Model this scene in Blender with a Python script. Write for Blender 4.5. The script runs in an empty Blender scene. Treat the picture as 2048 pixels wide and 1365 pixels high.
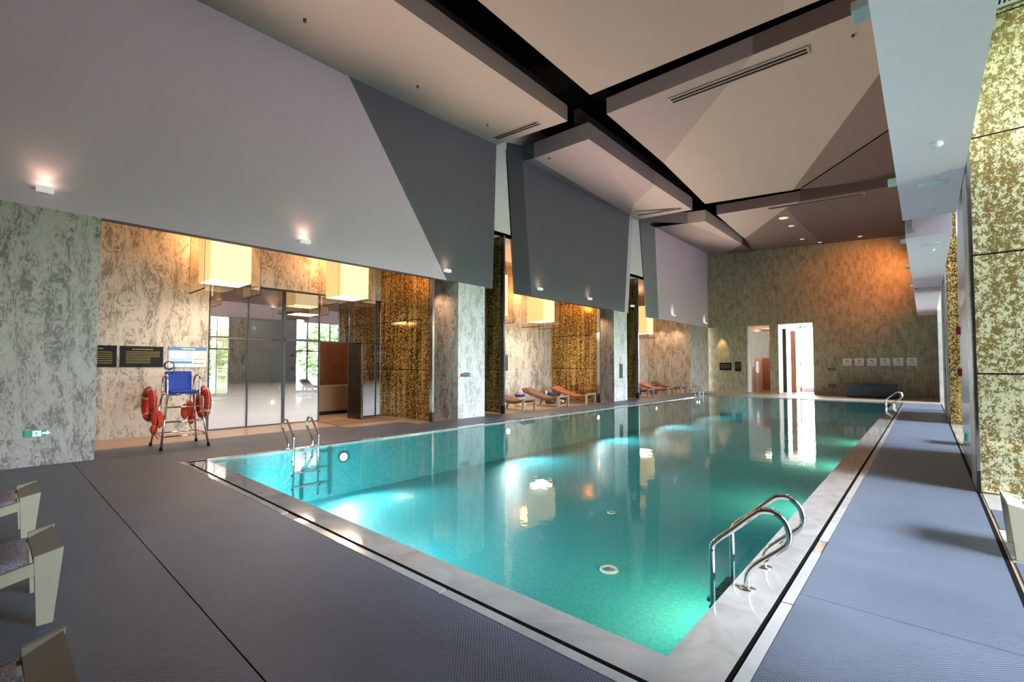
import bpy, bmesh, math, random
from mathutils import Vector, Matrix
random.seed(7)
PI = math.pi
scene = bpy.context.scene
COL = scene.collection

# ------------------------------------------------------------------ helpers
class MB:
    """collects shapes, then links them as one mesh object"""
    def __init__(s):
        s.v = []; s.f = []; s.m = []; s.sm = []
    def add(s, vs, fs, mi=0, smooth=False):
        b = len(s.v)
        s.v += [tuple(v) for v in vs]
        for f in fs:
            s.f.append(tuple(i + b for i in f)); s.m.append(mi); s.sm.append(smooth)
        return s
    def box(s, x0, x1, y0, y1, z0, z1, mi=0):
        vs = [(x, y, z) for z in (z0, z1) for y in (y0, y1) for x in (x0, x1)]
        return s.add(vs, [(0,2,3,1),(4,5,7,6),(0,1,5,4),(2,6,7,3),(0,4,6,2),(1,3,7,5)], mi)
    def obox(s, c, sz, M=None, mi=0):
        M = M or Matrix.Identity(3)
        vs = []
        for z in (-.5, .5):
            for y in (-.5, .5):
                for x in (-.5, .5):
                    vs.append(Vector(c) + M @ Vector((x*sz[0], y*sz[1], z*sz[2])))
        return s.add(vs, [(0,2,3,1),(4,5,7,6),(0,1,5,4),(2,6,7,3),(0,4,6,2),(1,3,7,5)], mi)
    def prism(s, pts, axis, a, b, mi=0):
        """extrude a 2D polygon along axis from a to b; axis x: pts=(y,z); y: (x,z); z: (x,y)"""
        def P(p, t):
            return {'x': (t, p[0], p[1]), 'y': (p[0], t, p[1]), 'z': (p[0], p[1], t)}[axis]
        n = len(pts)
        vs = [P(p, a) for p in pts] + [P(p, b) for p in pts]
        fs = [tuple(range(n))[::-1], tuple(range(n, 2*n))]
        fs += [(i, (i+1) % n, n + (i+1) % n, n + i) for i in range(n)]
        return s.add(vs, fs, mi)
    def quad(s, *p, mi=0):
        return s.add(p, [tuple(range(len(p)))], mi)
    def tube(s, path, r, n=10, closed=False, mi=0, cap=True):
        P = [Vector(p) for p in path]; N = len(P)
        rr = r if isinstance(r, (list, tuple)) else [r]*N
        vs = []; up = None
        for i in range(N):
            if closed: t = P[(i+1) % N] - P[i-1]
            else: t = P[min(i+1, N-1)] - P[max(i-1, 0)]
            t.normalize()
            if up is None:
                up = Vector((0,0,1)) if abs(t.z) < .9 else Vector((1,0,0))
            a = t.cross(up)
            if a.length < 1e-4: a = t.cross(Vector((0,1,0)))
            a.normalize(); b = a.cross(t).normalized(); up = b
            for k in range(n):
                th = 2*PI*k/n
                vs.append(P[i] + (a*math.cos(th) + b*math.sin(th))*rr[i])
        fs = []
        for i in range(N if closed else N-1):
            j = (i+1) % N
            for k in range(n):
                fs.append((i*n+k, i*n+(k+1) % n, j*n+(k+1) % n, j*n+k))
        s.add(vs, fs, mi, True)
        if cap and not closed:
            b0 = len(s.v) - len(vs)
            s.f.append(tuple(b0 + k for k in range(n))[::-1]); s.m.append(mi); s.sm.append(False)
            s.f.append(tuple(b0 + (N-1)*n + k for k in range(n))); s.m.append(mi); s.sm.append(False)
        return s
    def lathe(s, prof, c=(0,0,0), n=24, mi=0, M=None):
        """prof: (radius, z) list"""
        M = M or Matrix.Identity(3)
        vs = []
        for (r, z) in prof:
            for k in range(n):
                th = 2*PI*k/n
                vs.append(Vector(c) + M @ Vector((r*math.cos(th), r*math.sin(th), z)))
        fs = []
        for i in range(len(prof)-1):
            for k in range(n):
                fs.append((i*n+k, i*n+(k+1) % n, (i+1)*n+(k+1) % n, (i+1)*n+k))
        s.add(vs, fs, mi, True)
        b0 = len(s.v) - len(vs)
        if prof[0][0] > 1e-5: s.f.append(tuple(b0+k for k in range(n))[::-1]); s.m.append(mi); s.sm.append(False)
        if prof[-1][0] > 1e-5: s.f.append(tuple(b0+(len(prof)-1)*n+k for k in range(n))); s.m.append(mi); s.sm.append(False)
        return s
    def torus(s, c, R, r, M=None, n=40, m=14, mi=0):
        M = M or Matrix.Identity(3)
        vs = []
        for i in range(n):
            a = 2*PI*i/n
            for j in range(m):
                b = 2*PI*j/m
                vs.append(Vector(c) + M @ Vector(((R+r*math.cos(b))*math.cos(a), (R+r*math.cos(b))*math.sin(a), r*math.sin(b))))
        fs = [(i*m+j, ((i+1) % n)*m+j, ((i+1) % n)*m+(j+1) % m, i*m+(j+1) % m) for i in range(n) for j in range(m)]
        return s.add(vs, fs, mi, True)
    def grid(s, fn, nu, nv, mi=0, smooth=True, thick=0.0):
        """fn(u,v) -> point; optional thickness along -z"""
        vs = [fn(i/nu, j/nv) for i in range(nu+1) for j in range(nv+1)]
        W = nv+1
        fs = [(i*W+j, (i+1)*W+j, (i+1)*W+j+1, i*W+j+1) for i in range(nu) for j in range(nv)]
        s.add(vs, fs, mi, smooth)
        if thick:
            vs2 = [(p[0], p[1], p[2]-thick) for p in vs]
            s.add(vs2, [f[::-1] for f in fs], mi, smooth)
            b = len(s.v) - 2*len(vs); K = len(vs)
            rim = [i*W for i in range(nu+1)] + [nu*W+j for j in range(1, nv+1)] + [i*W+nv for i in range(nu-1, -1, -1)] + [j for j in range(nv-1, 0, -1)]
            for a in range(len(rim)):
                p, q = rim[a], rim[(a+1) % len(rim)]
                s.f.append((b+p, b+K+p, b+K+q, b+q)); s.m.append(mi); s.sm.append(smooth)
        return s
    def build(s, name, mats, parent=None, bevel=0, fix=True, loc=None):
        me = bpy.data.meshes.new(name)
        me.from_pydata(s.v, [], s.f)
        if not isinstance(mats, (list, tuple)): mats = [mats]
        for m in mats: me.materials.append(m)
        for p, mi, sm in zip(me.polygons, s.m, s.sm):
            p.material_index = mi; p.use_smooth = sm
        if fix:
            bm = bmesh.new(); bm.from_mesh(me)
            bmesh.ops.recalc_face_normals(bm, faces=bm.faces)
            bm.to_mesh(me); bm.free()
        o = bpy.data.objects.new(name, me); COL.objects.link(o)
        if parent: o.parent = parent
        if loc: o.location = loc
        if bevel:
            b = o.modifiers.new('bevel', 'BEVEL'); b.width = bevel; b.segments = 2
            b.limit_method = 'ANGLE'; b.angle_limit = math.radians(40)
        return o

def tag(o, label=None, cat=None, group=None, kind=None):
    if label: o['label'] = label
    if cat: o['category'] = cat
    if group: o['group'] = group
    if kind: o['kind'] = kind
    return o
def empty(name, loc=(0,0,0), rz=0, label=None, cat=None, group=None, kind=None):
    o = bpy.data.objects.new(name, None); COL.objects.link(o)
    o.location = loc; o.rotation_euler = (0, 0, rz); o.empty_display_size = .2
    return tag(o, label, cat, group, kind)
def copy_tree(o, parent=None):
    c = o.copy(); COL.objects.link(c)
    if parent: c.parent = parent
    for ch in list(o.children): copy_tree(ch, c)
    return c
def struct(mb, name, mats, label=None, **k):
    for pre in ('wall_left', 'wall_right', 'ceiling', 'wall_end', 'wall_lobby'):
        if name.startswith(pre): name = {'wall_end': 'wall_far', 'wall_lobby': 'wall_inner'}.get(pre, pre)
    if name == 'floor_window_side' or name == 'floor_outside': name = 'floor'
    if name == 'pool_coping': name = 'trim_5'
    o = mb.build(name, mats, **k); o['kind'] = 'structure'
    if label: o['label'] = label
    return o
def Rx(a): return Matrix.Rotation(a, 3, 'X')
def Ry(a): return Matrix.Rotation(a, 3, 'Y')
def Rz(a): return Matrix.Rotation(a, 3, 'Z')
def smooth_path(pts, n=8):
    P = [Vector(p) for p in pts]; out = []
    for i in range(len(P)-1):
        p0 = P[max(i-1, 0)]; p1 = P[i]; p2 = P[i+1]; p3 = P[min(i+2, len(P)-1)]
        for k in range(n):
            t = k/n
            out.append(.5*((2*p1) + (-p0+p2)*t + (2*p0-5*p1+4*p2-p3)*t*t + (-p0+3*p1-3*p2+p3)*t**3))
    out.append(P[-1]); return out

# ------------------------------------------------------------------ materials
def newmat(name):
    m = bpy.data.materials.new(name); m.use_nodes = True
    nt = m.node_tree; nt.nodes.clear()
    out = nt.nodes.new('ShaderNodeOutputMaterial')
    return m, nt, out
def principled(nt, out, **k):
    b = nt.nodes.new('ShaderNodeBsdfPrincipled')
    for kk, v in k.items():
        b.inputs[kk].default_value = v
    nt.links.new(b.outputs[0], out.inputs[0]); return b
def c4(c): return (c[0], c[1], c[2], 1)
def plain(name, col, rough=.5, metal=0, emit=None, es=0, coat=0, spec=.5, noise=0, nscale=8):
    m, nt, out = newmat(name)
    b = principled(nt, out, **{'Base Color': c4(col), 'Roughness': rough, 'Metallic': metal, 'Coat Weight': coat, 'Specular IOR Level': spec})
    if emit:
        b.inputs['Emission Color'].default_value = c4(emit); b.inputs['Emission Strength'].default_value = es
    if noise:
        tc = nt.nodes.new('ShaderNodeTexCoord'); n = nt.nodes.new('ShaderNodeTexNoise'); n.inputs['Scale'].default_value = nscale
        n.inputs['Detail'].default_value = 5
        mr = nt.nodes.new('ShaderNodeMapRange'); mr.inputs[3].default_value = 1-noise; mr.inputs[4].default_value = 1+noise
        mx = nt.nodes.new('ShaderNodeVectorMath'); mx.operation = 'SCALE'; mx.inputs[0].default_value = col
        nt.links.new(tc.outputs['Object'], n.inputs['Vector']); nt.links.new(n.outputs[0], mr.inputs[0])
        nt.links.new(mr.outputs[0], mx.inputs['Scale']); nt.links.new(mx.outputs[0], b.inputs['Base Color'])
    return m
def mapping(nt, scale, rot=(0,0,0), src='Object'):
    tc = nt.nodes.new('ShaderNodeTexCoord'); mp = nt.nodes.new('ShaderNodeMapping')
    mp.inputs['Scale'].default_value = scale; mp.inputs['Rotation'].default_value = rot
    nt.links.new(tc.outputs[src], mp.inputs[0]); return mp
def noise(nt, vec, scale, detail=4, dist=0, rough=.5):
    n = nt.nodes.new('ShaderNodeTexNoise'); n.inputs['Scale'].default_value = scale
    n.inputs['Detail'].default_value = detail; n.inputs['Distortion'].default_value = dist; n.inputs['Roughness'].default_value = rough
    nt.links.new(vec, n.inputs['Vector']); return n
def ramp(nt, fac, stops, interp='LINEAR'):
    r = nt.nodes.new('ShaderNodeValToRGB'); r.color_ramp.interpolation = interp
    e = r.color_ramp.elements
    while len(e) < len(stops): e.new(.5)
    for i, (p, c) in enumerate(stops):
        e[i].position = p; e[i].color = c4(c) if len(c) == 3 else c
    nt.links.new(fac, r.inputs[0]); return r
def mth(nt, op, a, b=None, c=None):
    n = nt.nodes.new('ShaderNodeMath'); n.operation = op
    for i, x in enumerate((a, b, c)):
        if x is None: continue
        if isinstance(x, (int, float)): n.inputs[i].default_value = x
        else: nt.links.new(x, n.inputs[i])
    return n.outputs[0]
def mixc(nt, f, a, b, mode='MIX'):
    n = nt.nodes.new('ShaderNodeMix'); n.data_type = 'RGBA'; n.blend_type = mode
    for s, x in ((n.inputs[0], f), (n.inputs[6], a), (n.inputs[7], b)):
        if isinstance(x, (int, float)): s.default_value = x
        elif isinstance(x, tuple): s.default_value = c4(x)
        else: nt.links.new(x, s)
    return n.outputs[2]

def stone_wall(name, light, dark, k=1.0):
    m, nt, out = newmat(name)
    b = principled(nt, out, Roughness=.42)
    mp = mapping(nt, (3.6*k, 3.6*k, 1.15*k))
    w = noise(nt, mp.outputs[0], .55, 3)
    add = nt.nodes.new('ShaderNodeVectorMath'); add.operation = 'MULTIPLY_ADD'
    nt.links.new(w.outputs['Color'], add.inputs[0]); add.inputs[1].default_value = (2.6, 2.6, .4); nt.links.new(mp.outputs[0], add.inputs[2])
    n1 = noise(nt, add.outputs[0], 1.3, 5, .5, .6)
    n2 = noise(nt, add.outputs[0], 7.5, 8, .35, .82)
    f = mth(nt, 'ADD', mth(nt, 'MULTIPLY', n1.outputs[0], .36), mth(nt, 'MULTIPLY', n2.outputs[0], .64))
    mid = tuple((a*.55+b_*.45) for a, b_ in zip(light, dark))
    r = ramp(nt, f, [(.448, dark), (.478, mid), (.503, light), (.60, tuple(min(1, x*1.15) for x in light))])
    # tile joints
    tc = nt.nodes.new('ShaderNodeTexCoord'); sp = nt.nodes.new('ShaderNodeSeparateXYZ'); nt.links.new(tc.outputs['Object'], sp.inputs[0])
    fr = mth(nt, 'FRACT', mth(nt, 'DIVIDE', mth(nt, 'SUBTRACT', sp.outputs[2], 1.4), .93))
    ln = mth(nt, 'LESS_THAN', fr, .009)
    xy = mth(nt, 'ADD', sp.outputs[0], sp.outputs[1])
    fr2 = mth(nt, 'FRACT', mth(nt, 'DIVIDE', mth(nt, 'ADD', xy, 9.8), 1.86))
    ln2 = mth(nt, 'LESS_THAN', fr2, .003)
    jf = mth(nt, 'MULTIPLY', mth(nt, 'MAXIMUM', ln, ln2), .45)
    c = mixc(nt, jf, r.outputs[0], tuple(min(1, x*1.35) for x in light))
    nt.links.new(c, b.inputs['Base Color'])
    bp = nt.nodes.new('ShaderNodeBump'); bp.inputs['Strength'].default_value = .25; bp.inputs['Distance'].default_value = .02
    nt.links.new(f, bp.inputs['Height']); nt.links.new(bp.outputs[0], b.inputs['Normal'])
    return m

def gold_mosaic(name, sc, gold, dark, thr=.5, dark_metal=.5, sx=1.0):
    m, nt, out = newmat(name)
    b = principled(nt, out, Roughness=.16, Metallic=.75)
    mp = mapping(nt, (sx, sx, .8))
    n1 = noise(nt, mp.outputs[0], sc, 4, .6, .6)
    n2 = noise(nt, mp.outputs[0], sc*3.1, 3, 0, .6)
    mp3 = mapping(nt, (1, 1, .05)); n3 = noise(nt, mp3.outputs[0], 7.5, 1)
    f = mth(nt, 'ADD', mth(nt, 'MULTIPLY', n1.outputs[0], .52), mth(nt, 'ADD', mth(nt, 'MULTIPLY', n2.outputs[0], .34), mth(nt, 'MULTIPLY', n3.outputs[0], .14)))
    r = ramp(nt, f, [(thr-.03, dark), (thr+.01, tuple(x*.55 for x in gold)), (thr+.045, gold)])
    tc = nt.nodes.new('ShaderNodeTexCoord'); sp = nt.nodes.new('ShaderNodeSeparateXYZ'); nt.links.new(tc.outputs['Object'], sp.inputs[0])
    fr = mth(nt, 'FRACT', mth(nt, 'DIVIDE', mth(nt, 'SUBTRACT', sp.outputs[2], 1.5), 1.52))
    ln = mth(nt, 'LESS_THAN', fr, .014)
    c = mixc(nt, ln, r.outputs[0], (.02, .018, .012))
    nt.links.new(c, b.inputs['Base Color'])
    rr = ramp(nt, f, [(thr-.02, (.05,)*3), (thr+.04, (.16,)*3)])
    nt.links.new(rr.outputs[0], b.inputs['Roughness'])
    mm = ramp(nt, f, [(thr-.02, (dark_metal,)*3), (thr+.04, (.55,)*3)]); nt.links.new(mm.outputs[0], b.inputs['Metallic'])
    return m

def mat_mat(name, col):
    m, nt, out = newmat(name)
    b = principled(nt, out, Roughness=.42)
    tc = nt.nodes.new('ShaderNodeTexCoord'); sp = nt.nodes.new('ShaderNodeSeparateXYZ'); nt.links.new(tc.outputs['Object'], sp.inputs[0])
    k = 2*PI/.022
    sx = mth(nt, 'SINE', mth(nt, 'MULTIPLY', sp.outputs[0], k)); sy = mth(nt, 'SINE', mth(nt, 'MULTIPLY', sp.outputs[1], k))
    w = mth(nt, 'MULTIPLY', sx, sy)
    mp = mapping(nt, (1, 1, 1)); n = noise(nt, mp.outputs[0], 1.3, 4)
    mp2 = mapping(nt, (.35, 3.0, 1)); n2 = noise(nt, mp2.outputs[0], 1.1, 2)
    f = mth(nt, 'ADD', mth(nt, 'MULTIPLY', w, .22), mth(nt, 'ADD', mth(nt, 'MULTIPLY', mth(nt, 'SUBTRACT', n.outputs[0], .5), .5), mth(nt, 'ADD', 1.0, mth(nt, 'MULTIPLY', mth(nt, 'SUBTRACT', n2.outputs[0], .5), .3))))
    v = nt.nodes.new('ShaderNodeVectorMath'); v.operation = 'SCALE'; v.inputs[0].default_value = col; nt.links.new(f, v.inputs['Scale'])
    nt.links.new(v.outputs[0], b.inputs['Base Color'])
    bp = nt.nodes.new('ShaderNodeBump'); bp.inputs['Strength'].default_value = .35; bp.inputs['Distance'].default_value = .004
    nt.links.new(w, bp.inputs['Height']); nt.links.new(bp.outputs[0], b.inputs['Normal'])
    return m

def marble(name, base, vein, rough=.08):
    m, nt, out = newmat(name)
    b = principled(nt, out, Roughness=rough)
    b.inputs['Coat Weight'].default_value = .6; b.inputs['Coat Roughness'].default_value = .03
    mp = mapping(nt, (1, 1, 1))
    n = noise(nt, mp.outputs[0], 1.7, 7, 1.8, .6)
    r = ramp(nt, n.outputs[0], [(.36, vein), (.46, tuple((a+c)/2 for a, c in zip(base, vein))), (.56, base), (.7, tuple(min(1, x*1.12) for x in base))])
    nt.links.new(r.outputs[0], b.inputs['Base Color']); return m

def wood_floor(name, col, rough=.3):
    m, nt, out = newmat(name)
    b = principled(nt, out, Roughness=rough)
    mp = mapping(nt, (6, .8, 1)); n = noise(nt, mp.outputs[0], 3, 5, .4)
    r = ramp(nt, n.outputs[0], [(.35, tuple(x*.82 for x in col)), (.65, tuple(min(1, x*1.1) for x in col))])
    nt.links.new(r.outputs[0], b.inputs['Base Color']); return m

def glassy(name, tint, refl=.08, rough=0.0, fres=True):
    m, nt, out = newmat(name)
    t = nt.nodes.new('ShaderNodeBsdfTransparent'); t.inputs[0].default_value = c4(tint)
    g = nt.nodes.new('ShaderNodeBsdfGlossy'); g.inputs['Roughness'].default_value = rough; g.inputs[0].default_value = (.95, .97, 1, 1)
    mx = nt.nodes.new('ShaderNodeMixShader')
    if fres:
        lw = nt.nodes.new('ShaderNodeFresnel'); lw.inputs[0].default_value = 1.5
        f = mth(nt, 'MINIMUM', mth(nt, 'ADD', lw.outputs[0], refl), 1.0); nt.links.new(f, mx.inputs[0])
    else: mx.inputs[0].default_value = refl
    nt.links.new(t.outputs[0], mx.inputs[1]); nt.links.new(g.outputs[0], mx.inputs[2]); nt.links.new(mx.outputs[0], out.inputs[0])
    return m

def water_mat():
    m, nt, out = newmat('pool_water')
    t = nt.nodes.new('ShaderNodeBsdfTransparent'); t.inputs[0].default_value = (.86, .985, .98, 1)
    g = nt.nodes.new('ShaderNodeBsdfGlossy'); g.inputs['Roughness'].default_value = 0.0
    mp = mapping(nt, (1, 1, 1)); n = noise(nt, mp.outputs[0], 5.5, 3, .3); n2 = noise(nt, mp.outputs[0], 26, 2)
    h = mth(nt, 'ADD', n.outputs[0], mth(nt, 'MULTIPLY', n2.outputs[0], .16))
    bp = nt.nodes.new('ShaderNodeBump'); bp.inputs['Strength'].default_value = .5; bp.inputs['Distance'].default_value = .0022
    nt.links.new(h, bp.inputs['Height']); nt.links.new(bp.outputs[0], g.inputs['Normal'])
    fr = nt.nodes.new('ShaderNodeFresnel'); fr.inputs[0].default_value = 1.34; nt.links.new(bp.outputs[0], fr.inputs['Normal'])
    mx = nt.nodes.new('ShaderNodeMixShader'); nt.links.new(mth(nt, 'MINIMUM', mth(nt, 'MULTIPLY', fr.outputs[0], 1.15), 1.0), mx.inputs[0])
    nt.links.new(t.outputs[0], mx.inputs[1]); nt.links.new(g.outputs[0], mx.inputs[2]); nt.links.new(mx.outputs[0], out.inputs[0])
    return m

def pool_tile():
    m, nt, out = newmat('pool_tile')
    b = principled(nt, out, Roughness=.5)
    mp = mapping(nt, (1, 1, 1)); n = noise(nt, mp.outputs[0], 22, 2)
    r = ramp(nt, n.outputs[0], [(.4, (.065, .56, .65)), (.6, (.10, .66, .75))])
    nt.links.new(r.outputs[0], b.inputs['Base Color']); return m

def emis(name, col, st):
    m, nt, out = newmat(name)
    e = nt.nodes.new('ShaderNodeEmission'); e.inputs[0].default_value = c4(col); e.inputs[1].default_value = st
    nt.links.new(e.outputs[0], out.inputs[0]); return m

def woven(name, a, b_, sc=160):
    m, nt, out = newmat(name)
    b = principled(nt, out, Roughness=.85)
    mp = mapping(nt, (1, 1, 1)); n = noise(nt, mp.outputs[0], sc, 2)
    r = ramp(nt, n.outputs[0], [(.4, a), (.6, b_)]); nt.links.new(r.outputs[0], b.inputs['Base Color']); return m

def foliage():
    m, nt, out = newmat('foliage')
    b = principled(nt, out, Roughness=.7)
    mp = mapping(nt, (1, 1, 1)); n = noise(nt, mp.outputs[0], 9, 4)
    r = ramp(nt, n.outputs[0], [(.35, (.10, .22, .05)), (.65, (.38, .52, .16))]); nt.links.new(r.outputs[0], b.inputs['Base Color']); return m

M = {}
M['stone'] = stone_wall('wall_stone', (.50, .46, .41), (.195, .172, .145))
M['stone_far'] = stone_wall('wall_stone_olive', (.36, .335, .22), (.20, .175, .10), 1.5)
M['stone_lit'] = stone_wall('window_lit_stone', (.70, .70, .68), (.43, .43, .41))
M['mosaic'] = gold_mosaic('gold_mosaic', 30, (.62, .42, .13), (.10, .045, .012), .50, .8)
M['mosaic_pale'] = gold_mosaic('pale_gold_mosaic', 20, (1.0, .92, .56), (.27, .19, .05), .50, .5)
M['mat'] = mat_mat('deck_mat', (.084, .102, .142))
M['marble'] = marble('coping_marble', (.37, .355, .34), (.30, .28, .26))
M['floor'] = wood_floor('stone_floor', (.38, .275, .19), .3)
M['white_stone'] = marble('white_stone', (.42, .42, .41), (.36, .35, .34), .2)
M['light'] = plain('paint_light', (.385, .318, .285), .8, noise=.05, nscale=1.2)
M['beige'] = plain('paint_beige', (.35, .275, .245), .8, noise=.05, nscale=1.2)
M['mauve'] = plain('paint_mauve', (.30, .235, .24), .8, noise=.05, nscale=1.2)
M['lilac'] = plain('paint_lilac', (.72, .57, .66), .8, noise=.04, nscale=1.2)
M['slate'] = plain('paint_slate', (.150, .135, .160), .7, noise=.08, nscale=1.5)
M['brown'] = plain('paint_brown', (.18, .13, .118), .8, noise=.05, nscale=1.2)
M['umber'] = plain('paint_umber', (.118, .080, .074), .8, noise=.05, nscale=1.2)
M['white'] = plain('white_plaster', (.94, .91, .91), .7)
M['soffit'] = plain('soffit_paint', (.93, .73, .84), .75, noise=.02, nscale=30)
M['black'] = plain('black_void', (.006, .006, .006), .9, spec=.05)
M['darkmetal'] = plain('dark_metal', (.03, .03, .033), .35, .6)
M['steel'] = plain('brushed_steel', (.62, .63, .65), .22, 1.0)
M['chrome'] = plain('chrome', (.80, .79, .77), .09, 1.0)
M['mirror_metal'] = plain('edge_metal', (.42, .45, .50), .16, 1.0)
M['glass'] = glassy('partition_glass', (.60, .55, .50), .36)
M['glass_clear'] = glassy('clear_glass', (.93, .96, .96), .0)
M['glass_dark'] = glassy('door_glass', (.30, .31, .28), .02)
M['glass_shade'] = glassy('lantern_glass', (.98, .88, .77), .04)  # peach light of the lantern is put into the glass tint
M['water'] = water_mat()
M['tile'] = pool_tile()
M['lantern'] = emis('lantern_fabric', (1.0, .80, .50), 1.2)
M['lantern_side'] = emis('lantern_fabric_bottom', (1.0, .86, .55), 2.1)
M['lantern_dim'] = emis('lantern_fabric_end', (1.0, .66, .28), 1.0)
M['mint'] = plain('mint_glass_body', (.40, .58, .54), .3)
M['led'] = emis('sconce_led', (1.0, .78, .55), 14)
M['pool_led'] = emis('pool_lamp_lens', (1.0, .97, .72), 5)
M['lamp_white'] = plain('sconce_body', (.86, .86, .86), .35, emit=(1, .93, .86), es=.30)
M['frame_beige'] = plain('lounger_frame', (.42, .375, .27), .4, noise=.03)
M['cushion_grey'] = woven('cushion_weave', (.12, .10, .11), (.34, .29, .31))
M['cushion_brown'] = woven('cushion_brown_weave', (.10, .05, .035), (.19, .10, .07))
M['cushion_orange'] = woven('cushion_orange_weave', (.34, .09, .035), (.46, .15, .06))
M['rail_brown'] = plain('rail_brown', (.13, .07, .045), .5)
M['blue'] = plain('blue_plastic', (.004, .05, .46), .45, spec=.25)
M['towel_blue'] = plain('blue_towel', (.02, .025, .20), .9)
M['ring_red'] = plain('ring_orange_red', (.60, .035, .015), .5, spec=.3)
M['ring_band'] = plain('ring_band_silver', (.62, .52, .48), .4)
M['orange_bag'] = plain('orange_fabric', (.68, .06, .02), .7)
M['rubber'] = plain('black_rubber', (.010, .010, .012), .7, spec=.2)
M['sign_black'] = plain('sign_black', (.018, .021, .025), .8, spec=.15)
M['gold_text'] = plain('gold_lettering', (.30, .25, .10), .5)
M['sign_white'] = plain('sign_white', (.80, .82, .82), .3)
M['sign_blue'] = plain('sign_blue', (.02, .13, .42), .35)
M['sign_paleblue'] = plain('sign_pale_blue', (.38, .55, .78), .35)
M['sign_pink'] = plain('sign_pale_pink', (.80, .72, .72), .4)
M['sign_green'] = plain('sign_pale_green', (.66, .78, .50), .4)
M['exit_green'] = plain('exit_green', (.03, .22, .17), .3, emit=(.05, .42, .32), es=.25)
M['exit_white'] = plain('exit_white', (.8, 1, .95), .3, emit=(.55, 1, .92), es=.75)
M['red'] = plain('alarm_red', (.42, .02, .03), .35)
M['ink'] = plain('black_ink', (.02, .02, .02), .6)
M['box_slate'] = plain('storage_box_slate', (.035, .055, .075), .5)
M['brown_wood'] = wood_floor('brown_panel', (.20, .085, .04), .25)
M['orange_wood'] = wood_floor('orange_panel', (.42, .19, .09), .4)
M['beige_wall'] = plain('lobby_beige', (.50, .38, .28), .6)
M['brown_patch'] = plain('brown_floor_patch', (.17, .10, .065), .9, noise=.1, nscale=40)
M['drum_cream'] = plain('drum_cream', (.62, .52, .36), .5)
M['drum_dark'] = plain('drum_dark', (.06, .05, .045), .3)
M['screen'] = None
M['foliage'] = foliage()
M['bark'] = plain('bark', (.12, .08, .05), .9)
M['lawn'] = plain('lawn', (.10, .20, .06), .9, noise=.2, nscale=2)
M['paving'] = plain('outdoor_paving', (.55, .54, .52), .8)

# tv screen gradient purple to teal
m, nt, out = newmat('screen_picture')
mp = mapping(nt, (1,1,1)); sp = nt.nodes.new('ShaderNodeSeparateXYZ'); nt.links.new(mp.outputs[0], sp.inputs[0])
r = ramp(nt, mth(nt, 'ADD', mth(nt, 'MULTIPLY', sp.outputs[2], 1.9), .5), [(0, (.02,.30,.42)), (.42, (.03,.16,.45)), (.5, (.3,.2,.7)), (.6, (.16,.06,.35)), (1, (.10,.05,.28))])
e = nt.nodes.new('ShaderNodeEmission'); e.inputs[1].default_value = .7
nt.links.new(r.outputs[0], e.inputs[0]); nt.links.new(e.outputs[0], out.inputs[0]); M['screen'] = m

# ------------------------------------------------------------------ key dimensions
XL = -10.7      # front plane of left piers and bulkheads
XB = -13.45     # back of left recesses
XR = .455       # front plane of right piers
YE = 31.6       # end wall
YS = -8.0       # wall behind
ZR = 6.15       # recess ceiling
ZB = 4.2        # underside of bulkheads
ZT = 10.7       # black void top
PX0, PX1, PY0, PY1 = -9.15, -1.1, 2.52, 26.9   # pool water edge

# ------------------------------------------------------------------ floor and pool
s = MB()
for (a, b, c, d) in ((-16.5, PX0-.1, YS, 40), (PX1+.1, 3.2, YS, 40), (PX0-.1, PX1+.1, YS, PY0-.1), (PX0-.1, PX1+.1, PY1+.1, 40)):
    s.box(a, b, c, d, -.25, 0)
struct(s, 'floor', M['floor'])
# white stone base on the window side
s = MB()
for (y0, y1) in ((7.5, 8.38), (5.62, 6.62), (-8, -7.9)):
    s.box(.50, 3.18, y0, y1, 0, .006)
for (y0, y1) in ((11.97, 12.6), (13.4, 14.3), (15.2, 16.0), (16.8, 17.85), (21.95, 31.55)):
    s.box(.50, 3.18, y0, y1, 0, .006)
struct(s, 'floor_window_side', M['white_stone'])
s = MB()
D = -1.05
s.box(PX0-.2, PX0, PY0-.2, PY1+.2, D-.2, -.02); s.box(PX1, PX1+.2, PY0-.2, PY1+.2, D-.2, -.02)
s.box(PX0, PX1, PY0-.2, PY0, D-.2, -.02); s.box(PX0, PX1, PY1, PY1+.2, D-.2, -.02)
s.box(PX0, PX1, PY0, PY1, D-.2, D)
struct(s, 'pool_basin', M['tile'])
s = MB(); s.quad((PX0, PY0, -.022), (PX1, PY0, -.022), (PX1, PY1, -.022), (PX0, PY1, -.022))
w = s.build('pool_water', M['water']); tag(w, 'still turquoise water filling the long swimming pool', 'water', kind='stuff')
# coping
s = MB()
s.box(PX1, -.80, 2.26, PY1+.1, -.02, .008); s.box(PX0-.10, PX1, 2.26, PY0, -.02, .008)
s.box(PX0-.16, PX0, 2.26, PY1+.12, -.02, .008); s.box(PX0, PX1, PY1, PY1+.25, -.02, .008)
struct(s, 'pool_coping', M['marble'])
s = MB(); s.box(-.80, -.768, 2.22, 27.0, -.02, .002); s.box(-9.05, -.768, 2.228, 2.262, -.02, .0025); s.box(.447, .482, -8, 27, -.02, .003)
s.box(-10.7, -.66, .968, .978, -.02, .003)
struct(s, 'trim_1', M['black'], 'black drainage slot round the pool')
s = MB()
yy = 2.12
for (a, b) in ((2.12, 3.6), (3.62, 4.75), (5.1, 9.0), (9.02, 16), (16.02, 26.9)): s.box(-.766, -.700, a, b, -.02, .010)
for (a, b) in ((-9.3, -6.4), (-6.38, -5.25), (-4.95, -2.6), (-2.58, -.768)): s.box(a, b, 2.15, 2.222, -.02, .010)
struct(s, 'trim_2', M['white_stone'], 'pale stone strip beside the slot')
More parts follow.
